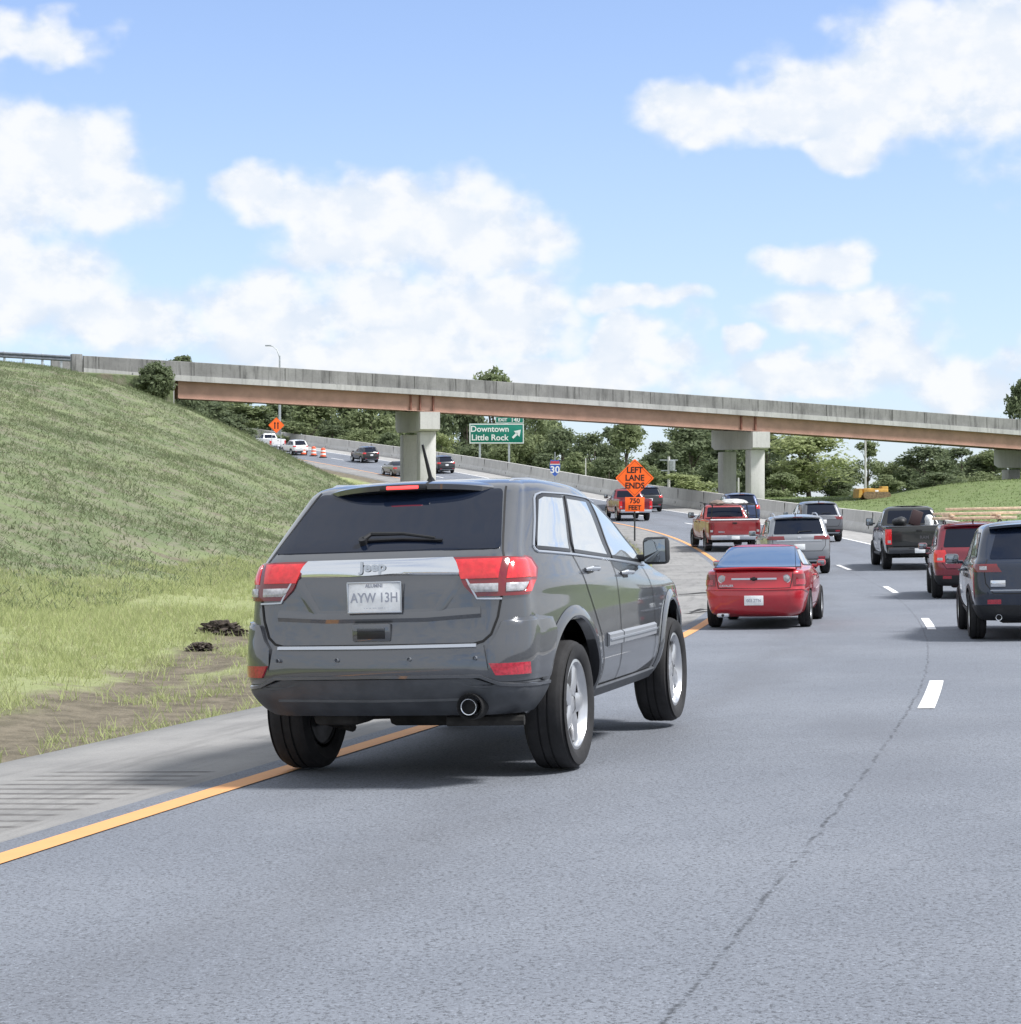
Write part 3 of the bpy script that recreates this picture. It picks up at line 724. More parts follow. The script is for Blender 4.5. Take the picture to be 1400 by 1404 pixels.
def plate(root, x, y, z, text, size=(.305, .155), tilt=0., m=None, top=None, frame=None, bottom=None):
    """licence plate facing backwards"""
    pb = MB(); R_ = Matrix.Rotation(tilt, 3, 'Y')
    pb.rbox((x, y, z), (.008, size[0], size[1]), .004, R_)
    p = pb.build('license_plate', m or M['plate'], root)
    t = MB(); q = x - .0065
    if text: put_text(t, text, size[1] * .46, (q, y, z - .004), (0, -1, 0), (math.sin(tilt), 0, 1), .001, wide=.86)
    if top: put_text(t, top, size[1] * .17, (q, y, z + size[1] * .39), (0, -1, 0), (0, 0, 1), .001)
    if bottom: put_text(t, bottom, size[1] * .14, (q, y, z - size[1] * .41), (0, -1, 0), (0, 0, 1), .001)
    if t.v: t.build('lettering', M['plate_ink'], p, smooth=0, recalc=False)
    if frame:
        f = MB()
        for dy_, dz_, sy_, sz_ in ((0, size[1] / 2, size[0] + .012, .010), (0, -size[1] / 2, size[0] + .012, .010), (size[0] / 2 + .003, 0, .008, size[1]), (-size[0] / 2 - .003, 0, .008, size[1])):
            f.rbox((x - .003, y + dy_, z + dz_), (.012, sy_, sz_), .003)
        f.build('plate_frame', frame, p)
    return p
def wing_mirror(root, x, y, z, sy, m_body, size=(.10, .20, .17), m_face=None):
    mb = MB(); mb.rbox((x, y + sy * .13, z), (size[0], size[1], size[2]), .035); mb.rbox((x + .03, y + sy * .02, z - .05), (.07, .12, .05), .015)
    o = mb.build('wing_mirror', m_body, root)
    g = MB(); g.rbox((x - size[0] / 2 - .001, y + sy * .13, z), (.006, size[1] - .035, size[2] - .035), .002); g.build('mirror_glass', m_face or M['mirror'], o)
    return o
def place(root, s, t, yaw=0., sc=(1, 1, 1)):
    """stand a car on the road at (s, t), turned with the road"""
    p = RP(s, t); root.location = p
    h = heading(s) + yaw                                   # clockwise from +Y
    f = Vector((math.sin(h), math.cos(h), 0)); l = Vector((-math.cos(h), math.sin(h), 0))
    g = float(road_z(s + 1.5, t) - road_z(s - 1.5, t)) / 3; e = float(at(s, RE))
    f = (f + Vector((0, 0, g))).normalized(); l = (l - Vector((0, 0, e))).normalized(); u = f.cross(l).normalized(); l = u.cross(f)
    Mx = Matrix((f, l, u)).transposed().to_4x4(); root.matrix_world = Matrix.Translation(p) @ Mx @ Matrix.Diagonal((*sc, 1))
# ================================================================ the grey SUV right ahead
P_GREY = paint('grey metallic paint', (.054, .059, .070), .45, .28, .06)
P_CLAD = mat('grey lower cladding', (.058, .063, .072), .45, noise=(7, .2))
for n_ in P_GREY.node_tree.nodes:
    if n_.type == 'BSDF_PRINCIPLED': n_.inputs['Coat IOR'].default_value = 1.9
def grey_suv():
    root = empty('suv')
    tag(root, 'grey SUV straddling the yellow edge line, largest car in front of the camera', 'suv')
    K = [(.40, -.74, 3.62, .86, .30, .40, .02, .15), (.46, -.86, 3.74, .905, .28, .42, .03, .18), (.56, -.955, 3.82, .945, .27, .42, .035, .2), (.64, -.975, 3.84, .957, .27, .42, .04, .2),
         (.76, -.965, 3.84, .96, .26, .42, .04, .2), (.88, -.945, 3.83, .958, .26, .42, .04, .2), (1.00, -.93, 3.78, .952, .25, .42, .04, .2), (1.06, -.925, 3.62, .947, .25, .42, .04, .2),
         (1.11, -.92, 3.30, .942, .24, .40, .04, .2), (1.16, -.91, 2.82, .932, .23, .20, .04, .15), (1.21, -.895, 2.52, .915, .22, .10, .04, .15), (1.28, -.86, 2.36, .892, .21, .09, .04, .15),
         (1.36, -.765, 2.20, .862, .18, .09, .04, .15), (1.50, -.575, 1.92, .820, .16, .09, .04, .15), (1.64, -.385, 1.54, .775, .14, .09, .04, .15), (1.70, -.30, 1.36, .752, .13, .10, .04, .13),
         (1.735, -.23, 1.20, .722, .13, .12, .04, .12), (1.760, -.12, 1.04, .655, .13, .2, .04, .1), (1.776, .05, .88, .52, .14, .2, .04, .1), (1.786, .20, .74, .32, .1, .1, .02, .05), (1.789, .3, .5, .06, .02, .02, .005, .01)]
    sk = Skin(K, tr=.10, trp=3.4, tf=.07, arches=[(0, .40, .525), (2.915, .40, .525)])
    b = sk.body(8).build('body', P_GREY, root, smooth=50)
    wells(root, sk, depth=.46)
    underbody(root, -.45, 3.4, .9, .37, .66, 2.915, .385)
    # ---- glass
    g = MB(); sk.poly(g, 'r', [(-.700, 1.345), (.700, 1.345), (.585, 1.700), (-.585, 1.700)], .03, off=.005, nz=14, nc=24); g.build('rear_window', M['glass_dark'], root)
    wins = [[(-.40, 1.345), (.135, 1.318), (.375, 1.648), (.02, 1.655), (-.07, 1.635)], [(.225, 1.314), (1.015, 1.268), (.975, 1.630), (.455, 1.647)], [(1.135, 1.262), (2.15, 1.211), (2.03, 1.31), (1.66, 1.50), (1.34, 1.61), (1.16, 1.628)]]
    for sd in ('sr', 'sl'):
        for wi in wins:
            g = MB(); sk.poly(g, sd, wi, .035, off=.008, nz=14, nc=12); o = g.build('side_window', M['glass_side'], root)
            pts = wi; f = MB(); sk.strip(f, [(sd, x, z) for x, z in pts], prof=[(-.016, .001), (-.014, .008), (.008, .009), (.010, .006)], closed=True, step=.06); f.build('window_seal', M['satin_black'], o)
        f = MB(); tp = [(-.10, .002), (-.006, .010), (.006, .010), (.010, .002)]; tp[0] = (-.010, .002)
        sk.strip(f, [(sd, -.425, 1.350), (sd, -.422, 1.332), (sd, -.40, 1.320), (sd, .14, 1.293), (sd, 1.05, 1.244), (sd, 2.19, 1.184)], prof=tp, step=.05)
        sk.strip(f, [(sd, -.425, 1.350), (sd, -.25, 1.50), (sd, -.105, 1.638), (sd, -.07, 1.660), (sd, .02, 1.675), (sd, .5, 1.671), (sd, 1.1, 1.652), (sd, 1.40, 1.622), (sd, 1.72, 1.50), (sd, 2.10, 1.31), (sd, 2.19, 1.184)], prof=[(-.007, .002), (-.005, .009), (.005, .009), (.007, .002)], step=.05)
        f.build('window_trim', M['silver_trim'], root)
        # pillars between windows are black
        f = MB(); sk.poly(f, sd, [(1.03, 1.262), (1.12, 1.258), (1.145, 1.630), (.99, 1.640)], .01, off=.0045, nz=8, nc=4); f.build('door_pillar', M['satin_black'], root)
    ws = MB(); sk.poly(ws, 'f', [(-.74, 1.23), (.74, 1.23), (.60, 1.68), (-.60, 1.68)], .04, off=.005, nz=12, nc=20); ws.build('windshield', M['glass_dark'], root)
    # ---- tailgate: shut lines, chrome strip, recess, handle
    gp_ = MB()
    for sy in (1, -1):
        sk.strip(gp_, [('r', sy * .594, 1.715), ('r', sy * .712, 1.335), ('r', sy * .728, 1.30)], .012, .0035)
        sk.strip(gp_, [('r', sy * .735, 1.08), ('r', sy * .715, .96), ('r', sy * .680, .865), ('r', sy * .635, .826), ('r', sy * .58, .812), ('r', 0, .812)], .014, .004)
    gp_.build('tailgate_seam', M['gap'], root)
    ch = MB(); sk.poly(ch, 'r', [(-.520, 1.213), (.520, 1.213), (.445, 1.296), (-.445, 1.296)], 0, off=.016, nz=6, nc=24, bulge=.006); chs = ch.build('chrome_strip', M['chrome'], root)
    e_ = MB(); x_e = float(sk.P(1.255, 0.)[0]) - .029; put_text(e_, "Jeep", .075, (x_e, .02, 1.262), (0, -1, 0), (.10, 0, 1), .003, wide=1.25)
    vs_, fs_ = e_.v, e_.f; e2 = MB(); e2.add([(x + .003, y - .0025, z - .003) for x, y, z in vs_], fs_, 0); e2.add(vs_, fs_, 1)
    e2.build('emblem_lettering', [M['satin_black'], M['silver_trim']], chs, smooth=0, recalc=False)
    # plate recess: flat floor set into the gate with sloping cheeks and a bright ledge under it
    rb = MB(); xr_ = float(sk.P(1.09, 0.)[0])
    sk.strip(rb, [('r', .50, 1.19), ('r', .365, .985), ('r', 0, .975), ('r', -.365, .985), ('r', -.50, 1.19)], prof=[(-.030, .0005), (-.012, .004), (.012, .004), (.034, .0005)], step=.05)
    sk.strip(rb, [('r', .62, .985), ('r', .30, .968), ('r', -.30, .968), ('r', -.62, .985)], prof=[(-.026, .0005), (-.004, .013), (.006, .012), (.040, .0005)], step=.05)
    rb.build('tailgate_ledge', P_GREY, root)
    h_ = MB(); xh = float(sk.P(.89, 0.)[0]); h_.rbox((xh - .006, .02, .888), (.03, .235, .105), .012); hd = h_.build('tailgate_handle', P_GREY, root)
    h2 = MB(); h2.rbox((xh - .0215, .02, .882), (.004, .17, .062), .0018); h2.build('handle_recess', M['satin_black'], hd)
    h3 = MB(); h3.rbox((xh - .024, .02, .905), (.012, .165, .018), .005); h3.build('grip', P_CLAD, hd)
    plate(root, xr_ - .020, .0, 1.088, 'AYW 13H', (.318, .170), .04, frame=M['silver_trim'], top='ALUMNI', bottom='UNIVERSITY')
    # ---- rear lamps wrap from the tailgate round the corner
    for sy, sd in ((1, 'sl'), (-1, 'sr')):
        r_ = MB(); sk.band(r_, [('r', sy * .585, 1.078), ('r', sy * .525, 1.135), ('r', sy * .44, 1.296)], [(sd, -.70, 1.078), (sd, -.56, 1.165), (sd, -.50, 1.225), (sd, -.535, 1.285), (sd, -.58, 1.296)], off=.012, nz=14, nc=26)
        lamp = r_.build('tail_light', M['red_dark'], root)
        r_ = MB(); sk.band(r_, [('r', sy * .505, 1.176), ('r', sy * .462, 1.284)], [('r', sy * .715, 1.176), ('r', sy * .722, 1.284)], off=.016, nz=8, nc=12, bulge=.006); r_.build('brake_lens', M['red_lens'], lamp)
        r_ = MB(); sk.band(r_, [('r', sy * .752, 1.172), ('r', sy * .757, 1.284)], [(sd, -.575, 1.172), (sd, -.535, 1.222), (sd, -.56, 1.272), (sd, -.60, 1.284)], off=.016, nz=8, nc=14, bulge=.008); r_.build('brake_lens', M['red_lens'], lamp)
        r_ = MB(); sk.band(r_, [('r', sy * .590, 1.102), ('r', sy * .560, 1.125), ('r', sy * .545, 1.148)], [('r', sy * .716, 1.102), ('r', sy * .716, 1.148)], off=.0165, nz=6, nc=10, bulge=.004); r_.build('reversing_lens', M['lens_white'], lamp)
        r_ = MB(); sk.band(r_, [('r', sy * .754, 1.102), ('r', sy * .754, 1.148)], [(sd, -.76, 1.102), (sd, -.69, 1.148)], off=.0165, nz=6, nc=10, bulge=.004); r_.build('reversing_lens', M['lens_white'], lamp)
        r_ = MB(); sk.band(r_, [(sd, -.745, 1.098), (sd, -.672, 1.156)], [(sd, -.675, 1.094), (sd, -.585, 1.156)], off=.016, nz=6, nc=6); r_.build('marker_lens', M['red_lens'], lamp)
        tr = MB(); sk.strip(tr, [('r', sy * .52, 1.205), ('r', sy * .60, 1.066), ('r', sy * .735, 1.062)], prof=[(-.008, .002), (-.005, .013), (.005, .013), (.008, .002)], step=.04); tr.build('lamp_trim', M['silver_trim'], lamp)
    # ---- bumper
    bp = MB()
    sk.band(bp, [('r', .665, .60), ('r', .665, .80), ('r', .70, .85), ('r', .73, .93), ('r', .80, .955)], [('sl', -.475, .60), ('sl', -.41, .74), ('sl', -.36, .86), ('sl', -.42, .935), ('sl', -.58, .955)], off=.020, nz=14, nc=18, bulge=.008)
    sk.band(bp, [('r', -.665, .60), ('r', -.665, .80), ('r', -.70, .85), ('r', -.73, .93), ('r', -.80, .955)], [('sr', -.475, .60), ('sr', -.41, .74), ('sr', -.36, .86), ('sr', -.42, .935), ('sr', -.58, .955)], off=.020, nz=14, nc=18, bulge=.008)
    sk.band(bp, [('r', .675, .62), ('r', .64, .805)], [('r', -.675, .62), ('r', -.64, .805)], off=.022, nz=8, nc=30, bulge=.010)
    bmp = bp.build('rear_bumper', P_GREY, root, smooth=45)
    st = MB(); sk.strip(st, [('r', .60, .800), ('r', 0, .798), ('r', -.60, .800)], prof=[(-.012, .024), (-.009, .040), (.009, .038), (.013, .020)], step=.06); st.build('bumper_step', M['silver_trim'], bmp)  # silver colour stands in for sky light reflected along the bumper's top ledge
    cl = MB(); sk.band(cl, [('sl', -.535, .425), ('sl', -.50, .56), ('r', .86, .575), ('r', .70, .605), ('r', .60, .625)], [('sr', -.535, .425), ('sr', -.50, .56), ('r', -.86, .575), ('r', -.70, .605), ('r', -.60, .625)], off=.030, nz=10, nc=60)
    sk.strip(cl, [('r', .62, .52), ('r', 0, .515), ('r', -.62, .52)], prof=[(-.012, .028), (0, .040), (.012, .028)], step=.06); clo = cl.build('lower_bumper', P_CLAD, root, smooth=45)
    tr = MB(); sk.strip(tr, [('sr', -.50, .572), ('sr', -.64, .572), ('r', -.84, .578), ('r', -.72, .592), ('r', -.62, .632), ('r', 0, .636), ('r', .62, .632), ('r', .72, .592), ('r', .84, .578), ('sl', -.64, .572), ('sl', -.50, .572)], prof=[(-.012, .022), (-.008, .036), (.008, .036), (.012, .022)], step=.05); tr.build('bumper_trim', P_GREY, bmp)
    for sy in (1, -1):
        r_ = MB(); sk.band(r_, [('r', sy * .70, .635), ('r', sy * .668, .702)], [('r', sy * .845, .635), ('r', sy * .845, .702)], off=.034, nz=4, nc=8); r_.build('reflector', M['reflector'], bmp)
        for yy in (.60, .22):
            r_ = MB(); p = sk.P(.735, sk.loc('r', sy * yy, .735)); r_.lathe([(0, .012), (.011, .010), (.011, -.02)], c=(p[0] - .030, p[1], p[2]), axis='X', n=12); r_.build('parking_sensor', M['silver_trim'], bmp)
    # ---- sides
    for sd in ('sr', 'sl'):
        for i in (0, 1):
            fl = MB(); sk.strip(fl, sk.arch_path(sd, i, .012, 0, 180, 36), prof=[(-.022, -.05), (-.024, .012), (-.012, .022), (.022, .020), (.050, .003)] if sd == 'sl' else [(-.050, .003), (-.022, .020), (.012, .022), (.024, .012), (.022, -.05)], step=.08)
            fl.build('fender_flare', P_GREY, root, smooth=40)
    for sd, sy in (('sr', -1), ('sl', 1)):
        dl = MB()
        sk.strip(dl, [(sd, 1.075, 1.24), (sd, 1.09, .90), (sd, 1.09, .455)], .010, .0025)
        sk.strip(dl, [(sd, .17, 1.29), (sd, .28, 1.12), (sd, .42, .95), (sd, .565, .78), (sd, .625, .60), (sd, .64, .455)], .010, .0025)
        sk.strip(dl, [(sd, 2.04, 1.19), (sd, 2.16, 1.02), (sd, 2.18, .70), (sd, 2.16, .455)], .010, .0025)
        sk.strip(dl, [(sd, .64, .452), (sd, 2.20, .452)], .012, .0025)
        dl.build('door_seam', M['gap'], root)
        ml = MB(); sk.strip(ml, [(sd, .70, .735), (sd, 1.075, .735)], prof=[(-.045, .002), (-.038, .016), (.030, .020), (.044, .003)], step=.08); sk.strip(ml, [(sd, 1.10, .735), (sd, 2.14, .735)], prof=[(-.045, .002), (-.038, .016), (.030, .020), (.044, .003)], step=.08); mo = ml.build('door_moulding', M['mould'], root)
        mc = MB(); sk.strip(mc, [(sd, .71, .735), (sd, 2.13, .735)], prof=[(-.008, .018), (-.006, .026), (.006, .026), (.008, .018)], step=.1); mc.build('moulding_trim', M['silver_trim'], mo)
        rk = MB(); sk.strip(rk, [(sd, .55, .412), (sd, 2.36, .412)], prof=[(-.05, -.02), (-.045, .018), (.03, .022), (.036, .004)] if sd == 'sl' else [(-.036, .004), (-.03, .022), (.045, .018), (.05, -.02)], step=.1); rk.build('sill', P_CLAD, root)
        for x, z in ((.44, 1.195), (1.34, 1.150)):
            p = sk.P(z, sk.loc(sd, x, z)); hm = MB(); hm.tube([(x - .11, p[1] + sy * .008, z), (x - .08, p[1] + sy * .040, z + .004), (x + .08, p[1] + sy * .040, z), (x + .12, p[1] + sy * .008, z - .004)], [.010, .017, .017, .012], 10)
            d = hm.build('door_handle', M['chrome'], root)
            hc = MB(); hc.rbox((x, p[1] + sy * .004, z - .012), (.15, .010, .05), .004); hc.build('handle_cup', M['satin_black'], d)
        p = sk.P(1.24, sk.loc(sd, 2.10, 1.24)); wing_mirror(root, 2.08, float(p[1]) + sy * .015, 1.285, sy, M['black'], (.11, .185, .195))
    # ---- roof: spoiler, lamp, rails, aerial
    sp = MB(); rows = []
    for i in range(25):
        v = -1 + i / 12; y = v * .59; c = abs(v)**5; q = 1 - .13 * abs(v)**2.5
        xe = -.375 + .05 * v * v + .15 * c
        zt = 1.765 - .035 * v * v - .018 * c
        rows.append([(.02, y, zt + .010 - .004), (-.15, y, zt + .004), (xe + .03, y, zt - .010), (xe, y, zt - .018), (xe + .004, y, zt - .050 * q), (xe + .04, y, zt - .066 * q), (-.22, y * .985, zt - .055)])
    sp.grid(rows); sp.add(rows[0], [tuple(range(7))]); sp.add(rows[-1], [tuple(range(7))])
    spo = sp.build('roof_spoiler', P_GREY, root, smooth=40)
    lm = MB(); lm.rbox((-.362, .01, 1.722), (.05, .30, .034), .012); lo_ = lm.build('lamp_housing', M['satin_black'], spo)
    lm = MB(); lm.rbox((-.384, .01, 1.727), (.012, .205, .020), .004); lm.build('brake_light', M['red_lit'], lo_)
    for sy in (1, -1):
        rr = MB(); rr.tube([(-.10, sy * .575, 1.742), (-.02, sy * .575, 1.762), (.3, sy * .585, 1.770), (.9, sy * .58, 1.756), (1.04, sy * .575, 1.738), (1.08, sy * .57, 1.722)], .009, 8); rr.build('roof_rail', M['silver_trim'], root)
    an = MB(); an.tube([(.06, -.02, 1.775), (.05, -.02, 1.80), (-.02, .0, 2.0)], [.030, .014, .008], 8); an.build('antenna', M['satin_black'], root)
    # ---- wiper across the rear glass
    def on_glass(y, z, o): n_ = sk.nrm(z, sk.loc('r', y, z)); return tuple(sk.P(z, sk.loc('r', y, z)) + n_ * o)
    w_ = MB(); w_.tube([on_glass(.135, 1.400, .03), on_glass(.10, 1.425, .034), on_glass(-.10, 1.423, .032), on_glass(-.30, 1.398, .026)], [.016, .014, .011, .008], 8); w_.tube([on_glass(.14, 1.395, -.01), on_glass(.14, 1.395, .04)], .024, 10)
    wo_ = w_.build('rear_wiper', M['black'], root)
    w_ = MB(); w_.tube([on_glass(.12, 1.402, .016), on_glass(-.1, 1.405, .016), on_glass(-.345, 1.392, .016)], .009, 6); w_.build('wiper_blade', M['satin_black'], wo_)
    # ---- underside seen below the bumper
    ex = MB(); ex.lathe([(.040, .06), (.042, -.004), (.046, -.007), (.049, 0), (.049, .12), (.040, .12)], c=(-.985, -.56, .462), axis='X', n=24); exo = ex.build('exhaust_pipe', M['chrome'], root)
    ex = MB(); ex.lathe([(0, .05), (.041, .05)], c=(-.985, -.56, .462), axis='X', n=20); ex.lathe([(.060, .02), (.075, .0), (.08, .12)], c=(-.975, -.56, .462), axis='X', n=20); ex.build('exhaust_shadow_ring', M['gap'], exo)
    su = MB(); su.tube([(-.05, .70, .33), (-.15, .0, .36), (-.05, -.70, .33)], .035, 8); su.rbox((-.05, 0, .36), (.35, .42, .16), .04); su.tube([(-.75, -.35, .36), (-.7, -.80, .36)], .03, 8); su.rbox((-.55, .36, .40), (.30, .30, .14), .04)
    su.tube([(-.2, .45, .27), (.05, .78, .30)], .028, 8); su.build('rear_suspension', M['under'], root)
    for sy, sd in ((1, 'sl'), (-1, 'sr')):
        hl = MB(); sk.band(hl, [('f', sy * .5, .88), ('f', sy * .5, 1.0)], [(sd, 3.45, .90), (sd, 3.35, 1.0)], off=.008, nz=5, nc=10); hl.build('headlight', M['headlamp'], root)
    fit_wheels(root, wheel_proto(.387, .268, .268, M['alloy'], 5), .387, .268, 2.915, 1.632)
    O = Vector((.436, 11.64, 0)) + Vector((-math.cos(rad(16.6)), math.sin(rad(16.6)), 0)) * .95
    root.location = (O.x, O.y, -.028); f = Vector((math.sin(rad(16.6)), math.cos(rad(16.6)), -.004)).normalized(); l = Vector((-math.cos(rad(16.6)), math.sin(rad(16.6)), -.035)).normalized(); u = f.cross(l).normalized(); l = u.cross(f)
    root.matrix_world = Matrix.Translation(root.location) @ Matrix((f, l, u)).transposed().to_4x4()
    return root
grey_suv()
# ================================================================ the other vehicles
def lamp_pair(root, sk, inner, outer, mt, off=.010, name='tail_light', nz=8, nc=16, extra=None):
    """inner/outer: lists of (kind-letter, value, z); 'r' rear, 's' side"""
    for sy, sd in ((1, 'sl'), (-1, 'sr')):
        cv = lambda L: [('r', sy * v, z) if k == 'r' else (sd, v, z) for k, v, z in L]
        mb = MB(); sk.band(mb, cv(inner), cv(outer), off=off, nz=nz, nc=nc); o = mb.build(name, mt, root)
        if extra:
            for nm, a, b, m2 in extra:
                e = MB(); sk.band(e, cv(a), cv(b), off=off + .004, nz=5, nc=8); e.build(nm, m2, o)
def side_windows(root, sk, wins, m, trim=None):
    for sd in ('sr', 'sl'):
        for wi in wins:
            g = MB(); sk.poly(g, sd, wi, .03, off=.005, nz=9, nc=8); o = g.build('side_window', m, root)
            f = MB(); sk.strip(f, [(sd, x, z) for x, z in wi], prof=[(-.016, .001), (-.010, .008), (.010, .008), (.016, .001)], closed=True, step=.09); f.build('window_seal', trim or M['satin_black'], o)
def seams(root, sk, paths, name='door_seam'):
    for sd in ('sr', 'sl'):
        mb = MB()
        for p in paths: sk.strip(mb, [(sd, x, z) for x, z in p], .010, .0025)
        mb.build(name, M['gap'], root)
def handles(root, sk, pts, m):
    for sd, sy in (('sr', -1), ('sl', 1)):
        for x, z in pts:
            p = sk.P(z, sk.loc(sd, x, z)); hm = MB(); hm.tube([(x - .1, p[1], z), (x - .07, p[1] + sy * .035, z), (x + .07, p[1] + sy * .035, z), (x + .1, p[1], z)], .014, 6); hm.build('door_handle', m, root)
def xr_at(sk, z): return float(sk.P(z, 0.)[0])

def wagon(name, label, body_m, o):
    """five-door: o = options; local size about 4.55 x 1.86 x 1.68"""
    root = empty(name); tag(root, label, o.get('cat', 'suv'), o.get('group'))
    rk = o.get('rake', 0.); bx = o.get('box', 1.)       # rake: how far the gate leans forward; box: squareness
    K = [(.28, -.66, 3.40, .78, .28, .4, .02, .15), (.36, -.80, 3.52, .85, .26, .42, .03, .18), (.50, -.87, 3.60, .905, .25, .42, .035, .2), (.66, -.885, 3.61, .925, .25, .42, .04, .2),
         (.80, -.87, 3.60, .928, .25, .42, .04, .2), (.92, -.85, 3.54, .925, .24, .42, .04, .2), (.99, -.84, 3.30, .92, .23, .42, .04, .2), (1.04, -.83, 2.80, .91, .22, .35, .04, .15), (1.09, -.80, 2.25, .89, .21, .25, .04, .12),
         (1.14, -.755 + rk * .05, 2.05, .865, .20, .22, .04, .12), (1.30, -.61 + rk * .18, 1.78, .805 + .02 * bx, .18, .22, .04, .12), (1.46, -.47 + rk * .30, 1.48, .74 + .04 * bx, .16, .22, .04, .12), (1.55, -.38 + rk * .36, 1.28, .70 + .045 * bx, .15, .2, .04, .1),
         (1.60, -.31 + rk * .38, 1.12, .655 + .04 * bx, .15, .2, .04, .1), (1.632, -.2 + rk * .38, .98, .58, .14, .2, .04, .1), (1.655, 0, .82, .44, .14, .2, .04, .1), (1.668, .18, .70, .25, .1, .1, .02, .05), (1.672, .3, .55, .06, .02, .02, .005, .01)]
    sk = Skin(K, tr=.05, tf=.09, arches=[(0, .35, .385), (2.70, .35, .385)])
    sk.body().build('body', body_m, root, smooth=50)
    wells(root, sk); underbody(root, -.55, 3.2, .88, .24, .55, 2.7)
    gw = o.get('gw', (.66, .55)); gz = o.get('gz', (1.12, 1.545))
    g = MB(); sk.poly(g, 'r', [(-gw[0], gz[0]), (gw[0], gz[0]), (gw[1], gz[1]), (-gw[1], gz[1])], .05, off=.005, nz=10, nc=18); rw = g.build('rear_window', o.get('rear_glass', M['glass_dark']), root)
    side_windows(root, sk, [[(-.50, 1.17), (.12, 1.14), (.27, 1.50), (-.14 + rk * .2, 1.49)], [(.20, 1.135), (.98, 1.09), (.93, 1.505), (.35, 1.51)], [(1.08, 1.085), (1.93, 1.07), (1.80, 1.17), (1.32, 1.47), (1.10, 1.50)]], o.get('side_glass', M['glass_side']), o.get('trim'))
    ws = MB(); sk.poly(ws, 'f', [(-.70, 1.10), (.70, 1.10), (.58, 1.54), (-.58, 1.54)], .04, off=.005, nz=8, nc=12); ws.build('windshield', M['glass_dark'], root)
    seams(root, sk, [[(1.03, 1.08), (1.05, .45)], [(.10, 1.13), (.30, .85), (.47, .62), (.5, .45)], [(2.02, 1.05), (2.06, .45)], [(.5, .42), (2.1, .42)]])
    handles(root, sk, [(.42, .98), (1.30, .955)], o.get('handle', body_m))
    t = MB()
    for sy in (1, -1): sk.strip(t, [('r', sy * gw[0] * 1.04, gz[0]), ('r', sy * .74, 1.0), ('r', sy * .72, .80), ('r', sy * .62, .66), ('r', 0, .66)], .012, .003)
    t.build('tailgate_seam', M['gap'], root)
    cl = MB(); zc = o.get('clad', .52); sk.band(cl, [('sl', -.37, .30), ('sl', -.37, zc)], [('sr', -.37, .30), ('sr', -.37, zc)], off=.016, nz=6, nc=44); cl.build('lower_bumper', o.get('clad_m', M['black']), root, smooth=45)
    for sd in ('sr', 'sl'):
        for i in (0, 1):
            f = MB(); sk.strip(f, sk.arch_path(sd, i, .008, -12, 192, 26), prof=[(-.018, -.04), (-.018, .010), (.018, .012), (.040, .002)] if sd == 'sl' else [(-.040, .002), (-.018, .012), (.018, .010), (.018, -.04)], step=.1); f.build('fender_flare', o.get('flare_m', M['black']), root)
        r_ = MB(); sk.strip(r_, [(sd, .44, .36), (sd, 2.25, .36)], prof=[(-.06, .002), (-.05, .014), (.05, .014), (.06, .002)], step=.2); r_.build('sill', o.get('clad_m', M['black']), root)
    L = o['lamp']; lamp_pair(root, sk, L[0], L[1], o.get('lamp_m', M['red_lens']), extra=o.get('lamp_extra'), name='tail_light')
    for sy in (1, -1):
        r_ = MB(); zz = o.get('refl', .45); sk.band(r_, [('r', sy * .52, zz), ('r', sy * .52, zz + .06)], [('r', sy * .70, zz), ('r', sy * .70, zz + .06)], off=.021, nz=3, nc=6); r_.build('reflector', M['reflector'], root)
    zp = o.get('plate_z', .82); plate(root, xr_at(sk, zp) - .012, 0, zp, o.get('plate', ''), m=o.get('plate_m'))
    sp = MB(); zs = 1.595; xe = xr_at(sk, zs) - o.get('spoiler', .10); rows = []
    for i in range(17):
        v = -1 + i / 8; y = v * (.60 + .03 * bx); c = .05 * abs(v)**4
        rows.append([(xe + .32, y, zs + .045 - .04 * v * v), (xe + c, y, zs + .022 - .035 * v * v), (xe + c + .005, y, zs - .012 - .035 * v * v), (xe + .22, y, zs - .03 - .03 * v * v)])
    sp.grid(rows); spo = sp.build('roof_spoiler', o.get('spoiler_m', body_m), root)
    bl = MB(); bl.rbox((xe - .001, 0, zs + .005), (.012, .26, .022), .004); bl.build('brake_light', o.get('brake_m', M['red_dark']), spo)
    wp = MB(); zw = gz[0] + .06
    def og(y, z, d): n_ = sk.nrm(z, sk.loc('r', y, z)); return tuple(sk.P(z, sk.loc('r', y, z)) + n_ * d)
    wp.tube([og(.02, zw - .03, .02), og(0, zw, .025), og(-.36, zw + .015, .016)], [.02, .012, .008], 6); wp.build('rear_wiper', M['black'], root)
    if o.get('rails'):
        for sy in (1, -1):
            rr = MB(); rr.tube([(-.18, sy * .60, 1.60), (-.08, sy * .60, 1.665), (.3, sy * .605, 1.70), (.85, sy * .60, 1.685), (1.02, sy * .595, 1.62)], .018, 6); rr.build('roof_rail', o['rails'], root)
    if o.get('strip'):
        z0, z1, hw, ms = o['strip']; st = MB(); sk.poly(st, 'r', [(-hw, z0), (hw, z0), (hw, z1), (-hw, z1)], 0, off=.012, nz=4, nc=16); st.build('tailgate_trim', ms, root)
    if o.get('skid'):
        st = MB(); sk.band(st, [('r', .66, .385), ('r', .70, .425)], [('r', -.66, .385), ('r', -.70, .425)], off=.030, nz=4, nc=20); st.build('bumper_trim', M['silver_trim'], root)
    if o.get('badge'):
        by, bz, bw, bh = o['badge']; e = MB(); e.rbox((xr_at(sk, bz) - .006, by, bz), (.010, bw, bh), .004); e.build('badge', M['chrome'], root)
